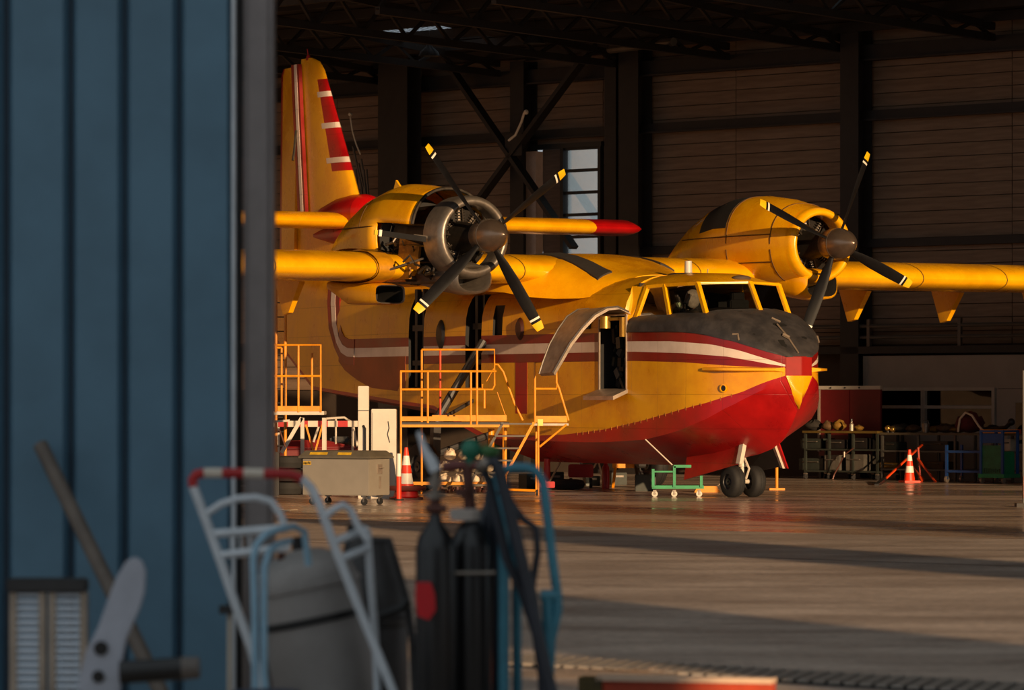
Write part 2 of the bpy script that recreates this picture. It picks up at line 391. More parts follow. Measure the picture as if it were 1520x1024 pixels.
for d0, d1 in zip(dcuts, dcuts[1:]):
    hole = [q_ for q_ in sky if q_[2] <= d0 and q_[3] >= d1]
    if hole: slope_slab(SL, hole[0][0], d0, d1); slope_slab(hole[0][1], SR, d0, d1)
    else: slope_slab(SL, SR, d0, d1)
ceil = struct(rf.build('ceiling', ROOF, None, 0, loc=WA, rot=(0, 0, ANG)))
TRL = bpy.data.materials.new('translucent_sheet'); TRL.use_nodes = True
nt = TRL.node_tree; N = nt.nodes
for n_ in list(N): N.remove(n_)
oo = N.new('ShaderNodeOutputMaterial'); tl = N.new('ShaderNodeBsdfTranslucent'); tl.inputs[0].default_value = (0.75, 0.8, 0.85, 1); nt.links.new(tl.outputs[0], oo.inputs[0])
for i, (s0, s1, d0, d1) in enumerate(sky):
    n = int((s1-s0)/0.16)
    ob = MB()
    for k in range(n):
        x0 = s0+(s1-s0)*k/n; x1 = s0+(s1-s0)*(k+0.72)/n
        ob.add([(x0, -d0, roof_z(d0)+.05), (x1, -d0, roof_z(d0)+.05), (x1, -d1, roof_z(d1)+.05), (x0, -d1, roof_z(d1)+.05)], [(0, 1, 2, 3)])
    ob.build('skylight', TRL, ceil, 0)
pm = MB().box((0, 0, 0), (SR-SL, 0.1, 0.22)); f0 = None
for i in range(8):
    o = pm.build('purlin', STL, ceil, 0) if i == 0 else f0.copy()
    if i: C.objects.link(o); o.parent = ceil
    f0 = f0 or o; dd = 0.7+i*1.55; o.location = ((SL+SR)/2, -dd, roof_z(dd)-0.13)
def truss(s):
    m = MB(); a, b = 0.3, 12
    m.bar((s, -a, 9.75), (s, -b, 10.0), 0.14, 0.16); m.bar((s, -a, roof_z(a)-.28), (s, -b, roof_z(b)-.28), 0.14, 0.16)
    n = 8
    for i in range(n):
        d0 = a+(b-a)*i/n; d1 = a+(b-a)*(i+1)/n; dm = (d0+d1)/2
        m.bar((s, -d0, 9.75+0.25*i/n), (s, -dm, roof_z(dm)-.28), 0.07, 0.07); m.bar((s, -dm, roof_z(dm)-.28), (s, -d1, 9.75+0.25*(i+1)/n), 0.07, 0.07)
    return m.build('truss', STL, ceil, 0)
for s in [cols[0]-6.4, cols[0], (cols[0]+cols[1])/2, cols[1], (cols[1]+cols[2])/2, cols[2], cols[2]+4.2]: truss(s)
# lattice girder running along the wall in front of the trusses
m = MB(); dG = 10.6; zb, zt = 10.55, 10.95
m.bar((SL, -dG, zb), (SR, -dG, zb), 0.18, 0.16); m.bar((SL, -dG, zt), (SR, -dG, zt), 0.18, 0.16)
s = SL
while s < SR-1.2:
    m.bar((s, -dG, zb), (s+0.7, -dG, zt), 0.07); m.bar((s+0.7, -dG, zt), (s+1.4, -dG, zb), 0.07); s += 1.4
m.build('lattice_girder', STL, ceil, 0)
m = MB(); m.tube([(ws(905, 1.5), -1.5, 10.0), (ws(1000, 2.5), -2.5, 9.95)], 0.10, 8); m.build('duct', PIPE, ceil)
# unseen high roof added to limit the sun, side wall to limit sky light
m = MB(); m.box((47, 0, 23.4), (245, 45, 0.4)); c = wl(10, 31, 0)
struct(m.build('ceiling_sun_limit', ROOF, None, 0, loc=(c.x, c.y, 0), rot=(0, 0, ANG)))
m = MB(); m.box((47, -10.5, 17.4), (245, 0.3, 12.2)); struct(m.build('wall_upper', ROOF, None, 0, loc=WA, rot=(0, 0, ANG)))
m = MB(); m.box((0, 0, 13), (0.3, 66, 26)); c = wl(-26, 32, 0)
struct(m.build('wall_left', WALLM, None, 0, loc=(c.x, c.y, 0), rot=(0, 0, ANG)))
# unseen slabs added towards the sun, shading foreground, floor bands and back wall
PX, PY = 0.9150, 0.4035
OUT = mat('blocker_grey', (110, 104, 100), 0.8, 0, 0.15, 0.8)
def slab(name, q0, q1, h, r=12.0):
    q = (q0+q1)/2; m = MB(); m.box((0, 0, h/2), (q1-q0, 0.8, h))
    return struct(m.build(name, OUT, None, 0, loc=(q*PX+r*0.4035, q*PY-r*0.9150, 0), rot=(0, 0, math.atan2(PY, PX))))
slab('sun_blocker_front', -12, 10.5, 9.6); slab('sun_blocker_near', 11.7, 15.2, 9.6); slab('sun_blocker_mid', 20.7, 22.9, 15); slab('sun_blocker_low', 27.1, 28.9, 11.4); slab('sun_blocker_right', 43.1, 90, 30)

# blue sliding door leaf with raised ribs, left foreground
BLUE = mat('blue_door_paint', (86, 122, 144), 0.5, 0, 0.18, 1.6, 0.1, 20)
BLUED = mat('blue_groove', (26, 50, 68), 0.6, 0, 0.2, 2)
YD = 22.5; px = YD/F
dx = lambda u: (u-760)*px
door = struct(MB().box(((dx(348)-8)/2, YD+0.14, 3.75), (dx(348)+8, 0.16, 7.5)).build('door_2', BLUED, None, 0))
ribs = [(-345, -270), (-260, -185), (-172, -94), (-82, 0), (15, 97), (110, 178), (190, 259), (271, 341)]
for u0, u1 in ribs:
    a, b = dx(u0), dx(u1); m = MB()
    m.add([(a-.012, YD+.06, 0.05), (a+.014, YD, 0.05), (b-.014, YD, 0.05), (b+.012, YD+.06, 0.05), (a-.012, YD+.06, 7.5), (a+.014, YD, 7.5), (b-.014, YD, 7.5), (b+.012, YD+.06, 7.5)],
          [(0, 1, 5, 4), (1, 2, 6, 5), (2, 3, 7, 6), (4, 5, 6, 7), (3, 2, 1, 0), (0, 4, 7, 3)])
    m.build('panel', BLUE, door, 0)
MB().tube([(dx(347), YD-0.01, 0), (dx(347), YD-0.01, 7.5)], 0.012, 8).build('edge_bead', LGREY, door)
MB().box((dx(354), YD+0.1, 3.75), (0.03, 0.1, 7.5)).build('seal', RUB, door, 0)
JAMB = mat('jamb_grey', (136, 128, 126), 0.35, 0.5, 0.2, 3)
m = MB(); m.box((dx(382), YD+0.22, 3.75), (dx(404)-dx(360), 0.34, 7.5)); struct(m.build('trim_14', JAMB, None, 35, bevel=0.03))

# ------------------------------------------------------------------ the amphibious aircraft
TH = math.radians(30.8)
plane = thing('amphibious_aircraft', 'yellow and red twin propeller flying boat under maintenance in the hangar', 'aircraft', (2.86, 75.4, 0), TH-PI/2)
HW = [(-15.4, .22), (-13, .62), (-11, .9), (-8, 1.2), (-5.5, 1.3), (1, 1.3), (2, 1.28), (2.5, 1.25), (3, 1.17), (3.5, .98), (3.8, .80), (4.0, .66), (4.15, .52), (4.27, .37), (4.34, .28)]
ZT = [(-15.4, 4.7), (-12, 4.55), (-8, 4.2), (-6, 4.1), (-1, 4.08), (.88, 4.08)]
ZTN = [(.9, 3.40), (3.1, 3.39), (3.4, 3.26), (3.58, 3.16), (4.05, 2.83), (4.25, 2.65), (4.34, 2.56)]
ZK = [(-15.4, 3.0), (-12.7, 1.85), (-6.5, 1.28), (-4.62, .84), (-4.5, .55), (0, .55), (1, .58), (2.2, .66), (3.08, .78), (3.5, .88), (3.83, 1.02), (4.06, 1.24), (4.2, 1.42), (4.34, 1.64)]
ZC = [(-15.4, 3.15), (-12.7, 1.98), (-6.5, 1.58), (-4.5, 1.02), (-1, .97), (0, .98), (1.37, 1.04), (2.4, 1.2), (3.1, 1.42), (3.64, 1.68), (4.2, 2.0), (4.34, 2.14)]
ZB = [(-15.4, 3.2), (-12.7, 2.05), (-6.5, 1.65), (-4.5, 1.12), (-2.4, 1.08), (-1.2, 1.12), (0, 1.22), (1.15, 1.37), (2.2, 1.54), (3.1, 1.71), (3.75, 1.89), (4.2, 2.12), (4.34, 2.19)]
R1 = [(-15.4, 3.55), (-12, 2.5), (-10, 2.48), (.9, 2.475), (2.6, 2.435), (3.7, 2.36), (4.34, 2.325)]     # lower red edge
R2 = [(-15.4, 3.65), (-12, 2.66), (-10, 2.64), (.9, 2.645), (2.6, 2.60), (3.5, 2.535), (3.95, 2.45), (4.34, 2.352)]
R3 = [(-15.4, 3.8), (-12, 2.85), (-10, 2.83), (.9, 2.835), (2.2, 2.82), (3.2, 2.755), (3.73, 2.64), (4.13, 2.49), (4.34, 2.385)]
R4 = [(-15.4, 3.9), (-12, 3.04), (-10, 3.02), (.9, 3.0), (2.2, 2.99), (2.95, 2.95), (3.64, 2.80), (4.0, 2.67), (4.34, 2.53)]
def hw(x): return ip(x, HW)
NA = 8
def section(x, top):
    h = hw(x); zc = ip(x, ZC); zk = ip(x, ZK)
    zt = ip(x, ZTN if top == 'n' else ZT); p = 2.2 if top == 'n' and x > 2.9 else 2.9
    z4 = ip(x, R4)
    flare = 0.02
    rows = [(0, zk), (h*0.52, zk+(zc-zk)*0.47), (h+flare, zc), (h+.012, ip(x, ZB)), (h, (ip(x, ZB)+ip(x, R1))/2), (h, ip(x, R1)), (h, ip(x, R2)), (h, ip(x, R3)), (h, z4)]
    for i in range(1, NA+1):
        t = PI/2*i/NA
        rows.append((h*max(math.cos(t), 0)**(2/p), z4+(zt-z4)*math.sin(t)**(2/p)) if i < NA else (0, zt))
    return rows
def side_z(x, y, top='b'):
    """height of the hull's upper surface at x, y"""
    zt = ip(x, ZTN if top == 'n' else ZT); p = 2.2 if top == 'n' and x > 2.9 else 2.9; z4 = ip(x, R4); r = min(abs(y)/hw(x), 1)
    return z4+(zt-z4)*(1-r**p)**(1/p)
st = [(-15.4, 'b'), (-14.5, 'b'), (-13.6, 'b'), (-12.7, 'b'), (-12, 'b'), (-11.2, 'b'), (-10.4, 'b'), (-9.6, 'b'), (-8.8, 'b'), (-8, 'b'), (-7.2, 'b'), (-6.5, 'b'), (-5.5, 'b'), (-4.62, 'b'), (-4.5, 'b'), (-3.5, 'b'), (-2.5, 'b'), (-1.5, 'b'), (-.7, 'b'), (0, 'b'), (.3, 'b'), (.60, 'b'), (.64, 'n'), (1.0, 'n'), (1.3, 'n'), (1.7, 'n'), (2.1, 'n'), (2.5, 'n'), (2.8, 'n'), (3.1, 'n'), (3.3, 'n'), (3.5, 'n'), (3.65, 'n'), (3.8, 'n'), (3.93, 'n'), (4.05, 'n'), (4.15, 'n'), (4.23, 'n'), (4.29, 'n'), (4.34, 'n')]
rings = []
for x, top in st:
    r = section(x, top)
    rings.append([(x, -y, z) for y, z in r]+[(x, y, z) for y, z in reversed(r[1:-1])])
NR = 9+NA; NT = 2*NR-2
def hull_mat(i, j):
    k = j if j < NR-1 else NT-1-j
    x = (st[i][0]+st[min(i+1, len(st)-1)][0])/2
    if k < 3: return 1
    if k < 5: return 0
    if k < 8 and x > -10.4: return (2, 3, 2)[k-5]
    if k < 8: return 0
    if st[i][0] >= .64: return 4
    return 0
m = MB(); m.loft(rings, True, True, True, 1, hull_mat)
hull = m.build('hull', [YEL, RED, REDD, WHT, DARK], plane, 30)
def cut(o, boxes):
    cs = []
    for c, d in boxes:
        k = MB().box(c, d).build('cutter', DARK, None, 0); k.parent = o.parent; cs.append(k)
        b = o.modifiers.new('c', 'BOOLEAN'); b.object = k; b.operation = 'DIFFERENCE'; b.solver = 'EXACT'
        try: b.material_mode = 'TRANSFER'
        except Exception: pass
    bpy.context.view_layer.update(); dg = bpy.context.evaluated_depsgraph_get()
    me = bpy.data.meshes.new_from_object(o.evaluated_get(dg)); o.modifiers.clear(); o.data = me
    for k in cs: bpy.data.objects.remove(k)
cut(hull, [((.235, -1.25, 2.63), (.93, .9, 1.36)), ((-7.28, -1.2, 3.0), (.66, .5, 2.0)), ((-4.88, -1.25, 3.0), (.62, .5, 2.0)), ((-3.96, -1.3, 3.32), (.36, .16, .62))])

def side_patch(name, mt, lo, hi, x0, x1, n=10, off=0.006, par=None):
    """a painted band lying on the starboard skin between two curves z = lo(x), hi(x)"""
    m = MB(); rings = []
    for i in range(n+1):
        x = x0+(x1-x0)*i/n; y = -hw(x)-off
        rings.append([(x, y, lo(x)), (x, y, (lo(x)+hi(x))/2), (x, y, hi(x)), (x, y+off+.01, hi(x)), (x, y+off+.01, lo(x))])
    m.loft(rings, True, True, True)
    return m.build(name, mt, par or plane, 0)
# the broad faded red sweep under the stripe and the stripe's upward curl at the tail
side_patch('red_sweep', mat('faded_red', (150, 62, 22), 0.4, 0, 0.3, 1.2), lambda x: max(ip(x, [(-11.3, 2.62), (-10.8, 2.35), (-10, 2.12), (-9, 1.92), (-7.75, 1.74)]), ip(x, ZB)+.02), lambda x: 2.64, -11.2, -7.75)
curl = [(-10.35, 2.735), (-10.7, 2.75), (-11.0, 2.83), (-11.25, 3.02), (-11.45, 3.35), (-11.52, 3.8), (-11.45, 4.2)]
def curl_strip(name, mt, o0, o1, off):
    m = MB(); rings = []
    for i, (x, z) in enumerate(curl):
        a = Vector(curl[max(i-1, 0)]); b = Vector(curl[min(i+1, len(curl)-1)]); d = (b-a).normalized(); nrm = Vector((d.y, -d.x))
        p = Vector((x, z))+nrm*o0; q = Vector((x, z))+nrm*o1
        yp, yq = -hw(p.x)-off, -hw(q.x)-off
        if z > 3.3: k = (hw(x)-0.02)*(1-min(1, (z-3.3)/1.4)**2*.35)+.0; yp = yq = -hw(x)-off
        rings.append([(p.x, yp, p.y), (q.x, yq, q.y), (q.x, yq+.03, q.y), (p.x, yp+.03, p.y)])
    m.loft(rings, True, True, True); return m.build(name, mt, plane, 0)
curl_strip('stripe_curl', REDD, -.26, .28, .010); curl_strip('stripe_curl_white', WHT, -.09, .09, .016)
side_patch('warning_band', RED, lambda x: ip(x, ZB), lambda x: 2.48, -3.27, -2.84, 2, .005)
# bow: red block and yellow beak
m = MB(); a = .285
P = [(4.35, -a, 2.19), (4.43, 0, 2.19), (4.35, a, 2.19), (4.35, -a, 2.53), (4.43, 0, 2.53), (4.35, a, 2.53), (4.25, -a, 2.19), (4.25, a, 2.19), (4.2, -a, 2.56), (4.2, a, 2.56)]
m.add(P, [(0, 1, 4, 3), (1, 2, 5, 4), (3, 4, 5, 9, 8), (0, 3, 8, 6), (2, 7, 9, 5), (0, 6, 7, 2, 1)])
m.build('bow_block', mat('bow_red', (146, 20, 14), .55, 0, .2, 3, spec=.25), plane, 20, bevel=0.01)
m = MB()
m.add([(4.355, -a, 2.19), (4.45, 0, 2.19), (4.355, a, 2.19), (4.36, -.17, 1.95), (4.46, 0, 1.95), (4.36, .17, 1.95), (4.32, -.085, 1.75), (4.44, 0, 1.74), (4.32, .085, 1.75), (4.36, 0, 1.60), (4.2, -.2, 2.19), (4.2, .2, 2.19), (4.2, 0, 1.6)],
      [(0, 3, 4, 1), (1, 4, 5, 2), (3, 6, 7, 4), (4, 7, 8, 5), (6, 9, 7), (7, 9, 8), (0, 1, 2, 11, 10), (0, 10, 12, 9, 6, 3), (2, 5, 8, 9, 12, 11), (10, 11, 12)])
m.build('bow_beak', YELP, plane, 50)
# spray strakes along the bow
for s in (-1, 1):
    m = MB(); rings = []
    for i, x in enumerate([3.05, 3.3, 3.6, 3.9, 4.1, 4.25, 4.33]):
        h = hw(x); w = .05+.15*min(1, (x-3.05)/.5); z = 2.315-.012*(x-3.05)
        rings.append([(x, s*(h-.03), z-.05), (x, s*(h+w), z-.02), (x, s*(h+w), z+.02), (x, s*(h-.03), z+.04)])
    m.loft(rings, True, True, True); m.build('spray_strake', YELP, plane, 30)
# drip tabs along the painted chine lap
m = MB()
for i in range(24):
    x = -1.0+i*.2; m.box((x, -hw(x)-.016, ip(x, ZB)-.01), (.01, .006, .06))
tb = m.build('drip_tabs', mat('drip_tab', (176, 110, 40), .5), plane, 0); tb['kind'] = 'stuff'
# porthole by the strake
m = MB(); xx = 3.46; nrm = Vector((.5, -1, -.02)).normalized(); c = Vector((xx, -hw(xx)-.015, 1.97))
m.lathe([(0, .075), (.02, .075), (.025, .055), (.005, .05)], c, nrm, 18); ph_ = m.build('porthole', YELP, plane)
MB().cyl(c-nrm*.01, c+nrm*.008, .052, None, 16).build('porthole_glass', BLK, ph_)
# canvas cover over the nose
m = MB(); rings = []
for x in [.70, 1.2, 1.6, 2.0, 2.4, 2.75, 3.05, 3.3, 3.5, 3.65, 3.8, 3.93, 4.05, 4.15, 4.23, 4.30, 4.36]:
    xn = max(x, .72); h = hw(xn)+.02; z4 = ip(xn, R4)+.005; zt = ip(xn, ZTN)+.02; p = 2.2 if x > 2.9 else 2.9; r = []
    n = 20
    for i in range(n+1):
        t = PI*i/n; c_, s_ = math.cos(t), math.sin(t)
        wob = .014*math.sin(3.1*x*2+i*1.3)+.012*math.sin(9*x-i*.9)+.01*math.sin(17*x+i*.5)
        r.append((x, -math.copysign(h*abs(c_)**(2/p), c_), z4+(zt-z4)*max(s_, 0)**(2/p)+wob*s_))
    rings.append(r)
rings.append([(4.38, y*.9, min(z, 2.52)) for (x, y, z) in rings[-1]])
m.loft(rings, False); m.build('nose_cover', COVER, plane, 60)
# cover cords and toggles
m = MB()
pts = []
for x in (3.7, 3.9, 4.05, 4.2, 4.36): pts.append((x, -.02, ip(x, ZTN)+.04))
m.tube(pts, .016, 6); m.tube([(4.0, -.1, 2.93), (4.08, -.02, 2.87)], .035, 6)
m.tube([(3.72, -.86, 2.82), (3.66, -.84, 2.93), (3.58, -.9, 2.93)], .022, 6); m.tube([(3.5, 0, 3.23), (3.6, .12, 3.16)], .02, 6); m.tube([(3.72, .86, 2.80), (3.62, .90, 2.90)], .03, 6)
m.build('cover_cord', mat('cord', (120, 104, 88), 0.7), plane)

# cockpit: roof, pillars, panes, seats
BL = [(3.13, 0, 3.36), (2.78, -.90, 3.22), (1.78, -1.03, 3.18), (.74, -1.16, 3.16)]
TL = [(2.80, 0, 3.885), (2.43, -.88, 3.86), (1.46, -.96, 3.85), (.98, -1.03, 3.83)]
m = MB(); rings = []
for k in range(13):
    y = -1+2*k/12; a = abs(y); s = math.copysign(1, y) if y else 0
    r = []
    r.append((2.82-.37*a, y*.90, 3.855)); r.append((2.80-.37*a, y*.90, 3.895)); r.append((2.5-.30*a, y*.89, 4.0-.10*a**2)); r.append((2.0-.1*a, y*.92, 4.07-.20*a**3))
    r.append((1.46, y*.98, 4.09-.22*a**3)); r.append((.95, y*1.03, 4.09-.25*a**3)); r.append((.6, y*1.06, 4.075-.28*a**3)); r.append((.6, y*1.0, 3.8-.1*a))
    r.append((1.46, y*.9, 3.82)); r.append((2.4-.3*a, y*.86, 3.84))
    rings.append(r)
m.loft(rings, True, True, True); m.build('cockpit_roof', YELP, plane, 40)
def both(p, s): return (p[0], p[1]*s, p[2])
m = MB()
for s in (1, -1):
    for i in (1, 2, 3): m.bar(both(BL[i], s), both(TL[i], s), .085, .07, up=(0, s, 0))
    for i in (1, 2): 
        m.bar(both(TL[i], s), both(TL[i+1], s), .06, .06)
    m.bar(both(BL[0], s), both(BL[1], s), .05, .06); m.bar(both(TL[0], s), both(TL[1], s), .04, .035)
    pass
m.bar(BL[0], TL[0], .075, .08, up=(1, 0, 0)); m.build('window_frame', YELP, plane, 30)
for s in (1, -1):
    for i in range(3):
        q = [both(BL[i], s), both(BL[i+1], s), both(TL[i+1], s), both(TL[i], s)]; m = MB(); m.add(q, [(0, 1, 2, 3)]); m.build('windscreen_pane' if i == 0 else 'side_window', CGLASS, plane, 0)
MB().box((.69, 0, 3.57), (.03, 2.04, .68)).build('cockpit_bulkhead', DARK, plane, 0)
for s in (1, -1):
    MB().prism([both(BL[3], s), both(TL[3], s), (.58, -1.10*s, 3.85), (.58, -1.235*s, 3.45), (.58, -1.28*s, 3.14)], (0, .03*s, 0)).build('cockpit_side_panel', YELP, plane, 0)
CLO = mat('seat_cover_pale', (190, 176, 160), 0.8, 0, 0.3, 14)
for s in (-1, 1):
    m = MB(); m.box((1.75, .45*s, 3.42), (.14, .42, .35)); m.box((1.72, .45*s, 3.66), (.12, .28, .16)); m.box((1.95, .45*s, 3.33), (.35, .42, .1)); se = m.build('seat', DARK, plane, 30, bevel=.02)
MB().ball((1.93, -.66, 3.60), .16, sc=(.6, 1, 1.1)).build('head_cushion', CLO, plane)
m = MB()
for i in range(26): m.box((random.uniform(1.0, 2.0), random.uniform(-.95, -.6), random.uniform(3.3, 3.62)), (.08, .05, random.uniform(.05, .2)), Matrix.Rotation(random.uniform(-.6, .6), 3, 'X'), random.choice((0, 0, 1, 2, 3)))
cl = m.build('cockpit_equipment', [ALU, DARK, mat('cabin_green', (90, 104, 72), .6), mat('cabin_brown', (120, 76, 52), .6)], plane, 0); cl['kind'] = 'stuff'
MB().cyl((.78, 0, 4.05), (.78, 0, 4.33), .075, .065, 14).build('roof_tube', WHITEM, plane); MB().lathe([(0, .36), (.03, .36), (.05, .30), (.03, .0)], (.75, 0, 4.055), (0, 0, 1), 20).build('roof_hatch', DGREY, plane)
m = MB(); m.ball((2.56, -.02, 3.965), .19, 18, 8, sc=(.75, 1, .30)); pl = m.build('brow_plate', mat('brow_plate_grey', (92, 76, 62), .5), plane)
MB().tube([(.5, .6, 4.08), (.5, .62, 4.2)], .012, 6).build('roof_aerial', ALU, plane)
# crew door opening: sill step, raised curved hatch, actuator, clutter inside
m = MB(); m.add([(-.30, -1.27, 1.97), (.74, -1.27, 1.97), (.74, -1.62, 1.83), (-.30, -1.62, 1.83), (-.30, -1.27, 1.90), (.74, -1.27, 1.90), (.74, -1.62, 1.76), (-.30, -1.62, 1.76)], [(0, 1, 2, 3), (4, 7, 6, 5), (0, 4, 5, 1), (2, 6, 7, 3), (0, 3, 7, 4), (1, 5, 6, 2)])
m.build('door_step', ALU, plane, 0)
hc = [(-1.28, 3.36), (-1.52, 3.45), (-1.75, 3.43), (-1.98, 3.30), (-2.17, 3.07), (-2.36, 2.78), (-2.50, 2.46), (-2.58, 2.24)]
m = MB(); rings = []
for i, (y, z) in enumerate(hc):
    e = i/(len(hc)-1); xa = -.28+.0*e; xb = .74-.72*max(0, e-.35)/.65*.75
    rings.append([(xa, y, z), (xb, y-.0, z+.03), (xb, y+.05, z-.03), (xa, y+.05, z-.04)])
m.loft(rings, True, True, True); hat = m.build('open_hatch', ALU, plane, 40)
m = MB()
m.tube([(.74, y, z+.02) if i < 3 else (.74-.72*max(0, i/7-.35)/.65*.75, y, z+.02) for i, (y, z) in enumerate(hc)], .018, 6); m.tube([(-.28, y, z) for y, z in hc], .018, 6); m.build('hatch_rim', STEEL, hat)
m = MB(); m.cyl((.15, -1.42, 3.08), (.15, -1.42, 3.30), .10, .10, 14); m.cyl((.15, -1.42, 3.25), (.62, -1.32, 3.25), .03); m.box((.62, -1.34, 3.1), (.08, .08, .36)); m.build('hatch_actuator', mat('brass_part', (190, 150, 70), .35, .7), plane)
m = MB()
for i in range(40):
    m.box((random.uniform(-.15, .62), random.uniform(-1.12, -.84), random.uniform(2.05, 3.05)), (random.uniform(.03, .16), .08, random.uniform(.05, .3)), Matrix.Rotation(random.uniform(-.7, .7), 3, 'Y'), random.choice((0, 1, 1, 2)))
k = m.build('door_interior_equipment', [mat('cabin_grey', (84, 80, 74), .6), DARK, TOOLD], plane, 0); k['kind'] = 'stuff'
m = MB()
for x in (-.235, .70): m.box((x, -1.305, 2.63), (.03, .03, 1.36))
m.box((.235, -1.305, 3.32), (.96, .03, .03)); m.build('door_frame', ALU, plane, 0)
# side windows and oval blisters
for (x, z, rx, rz) in ((-6.2, 3.05, .17, .30), (-3.1, 3.12, .15, .22)):
    m = MB(); r0 = [(x+rx*math.cos(2*PI*k/20), -hw(x)-.0, z+rz*math.sin(2*PI*k/20)) for k in range(20)]; r1 = [(x+rx*.7*math.cos(2*PI*k/20), -hw(x)-.05, z+rz*.7*math.sin(2*PI*k/20)) for k in range(20)]
    m.loft([r0, r1], True, False, True); m.build('oval_blister', BLK if x < -5 else mat('blister_brown', (70, 34, 24), .45), plane, 40)
m = MB(); m.box((-.75, -1.31, 3.26), (.42, .04, .36)); m.build('cabin_window', BLK, plane, 30, bevel=.015)
# gear bay frames in the recesses
for x0 in (-7.28, -4.88):
    m = MB(); m.box((x0-.1, -1.12, 3.0), (.1, .1, 1.96)); m.box((x0+.16, -1.1, 3.0), (.06, .1, 1.96)); m.box((x0, -1.14, 3.2), (.5, .06, .12)); m.box((x0, -1.14, 2.5), (.5, .06, .1)); m.build('gear_bay_frame', DGREY, plane, 0)

# wing
def airfoil(x0, ch, zc, t, n=18):
    up, lo = [], []
    for i in range(n+1):
        s = (1-math.cos(PI*i/n))/2; y = 5*t*(.2969*math.sqrt(s)-.1260*s-.3516*s*s+.2843*s**3-.1015*s**4)
        cam_ = .02*(1-(2*s-1)**2)
        up.append((x0-ch*s, zc+ch*(y+cam_))); lo.append((x0-ch*s, zc-ch*(y*.92-cam_)))
    return up, list(reversed(lo[1:-1]))
WLE = -1.8
def wing_ring(y, le=WLE, ch=3.5, zc=4.18, t=.17):
    u, l = airfoil(le, ch, zc, t); return [(x, y, z) for x, z in u+l]
ysw = [-14.3, -13.5, -10, -7.2, -5.2, -2, 0, 2, 5.2, 7.2, 9.2, 10, 13.5, 14.3]
m = MB(); m.loft([wing_ring(y) if abs(y) < 14 else wing_ring(y, -2.0, 3.0, 4.18, .08) for y in ysw], True, True, True); wing = m.build('wing', paint('wing_yellow', (238, 172, 8), (220, 152, 6), .26, False), plane, 40)
# skin lap seams and a riveted leading edge cap on the wing
SEAM = mat('skin_seam', (92, 58, 10), .6)
for y in (-7.25, -5.15, -1.98, 1.98, 5.15, 7.3, 9.4):
    r = wing_ring(y, WLE+.004, 3.508, 4.18, .1725); m = MB(); ring2 = [(x, y+.022, z) for x, yy, z in r]; m.loft([r, ring2], True); m.build('wing_seam', SEAM, wing, 40)
m = MB(); m.box((-2.9, -7.15, 4.52), (.34, .55, .03), Matrix.Rotation(.04, 3, 'Y')); m.build('wing_grille', WALKM, wing, 0)
for y in (-7.8, -5.35, 5.4, 7.82, 10.2, 12.6):                   # flap brackets under the wing
    m = MB()
    m.add([(-4.35, y-.06, 4.0), (-4.35, y+.06, 4.0), (-5.1, y-.15, 4.05), (-5.1, y+.15, 4.05), (-4.82, y-.05, 3.42), (-4.82, y+.05, 3.42), (-5.25, y-.13, 4.05), (-5.25, y+.13, 4.05), (-5.05, y-.05, 3.38), (-5.05, y+.05, 3.38)],
          [(0, 1, 3, 2), (0, 4, 5, 1), (0, 2, 4), (1, 5, 3), (2, 6, 8, 4), (3, 5, 9, 7), (6, 7, 9, 8), (4, 8, 9, 5), (2, 3, 7, 6)])
    m.build('flap_bracket', YELP, wing, 40)
# fairing where the wing sits on the fuselage
FA = [(-.15, .80, 3.80, 4.10), (-.6, 1.08, 3.70, 4.17), (-1.0, 1.26, 3.66, 4.26), (-1.5, 1.50, 3.66, 4.40), (-2.0, 1.78, 3.70, 4.50), (-2.6, 1.98, 3.8, 4.57), (-3.6, 1.9, 3.85, 4.58), (-5, 1.6, 3.8, 4.45), (-6.2, .9, 3.85, 4.2)]
def fair_z(x, y):
    F_ = sorted(FA); h = ip(x, [(a, b) for a, b, c, d in F_]); z0 = ip(x, [(a, c) for a, b, c, d in F_]); z1 = ip(x, [(a, d) for a, b, c, d in F_])
    return z0+(z1-z0)*(max(0, 1-(abs(y)/h)**2.6))**(1/2.6)
m = MB(); rings = []
for x, h, z0, z1 in FA:
    rings.append([(x, -math.copysign(h*abs(math.cos(PI*k/16))**(2/2.6), math.cos(PI*k/16)), z0+(z1-z0)*math.sin(PI*k/16)**(2/2.6)) for k in range(17)])
m.loft(rings, True, True, True); fair = m.build('wing_fairing', YELP, plane, 40)
for yc, x0, x1 in ((-.86, -.75, -3.2), (1.15, -1.7, -3.2)):
    m = MB(); rings = []
    for i in range(25):
        x = x0+(x1-x0)*i/24; sh = yc+(.10*math.copysign(1, yc) if False else 0)
        ys_ = [sh-.16+.32*k_/6 for k_ in range(7)]
        rings.append([(x, yy, fair_z(x, yy)+.03) for yy in ys_]+[(x, yy, fair_z(x, yy)-.03) for yy in reversed(ys_)])
    m.loft(rings, True, True, True); m.build('walkway_strip', WALKM, fair, 0)

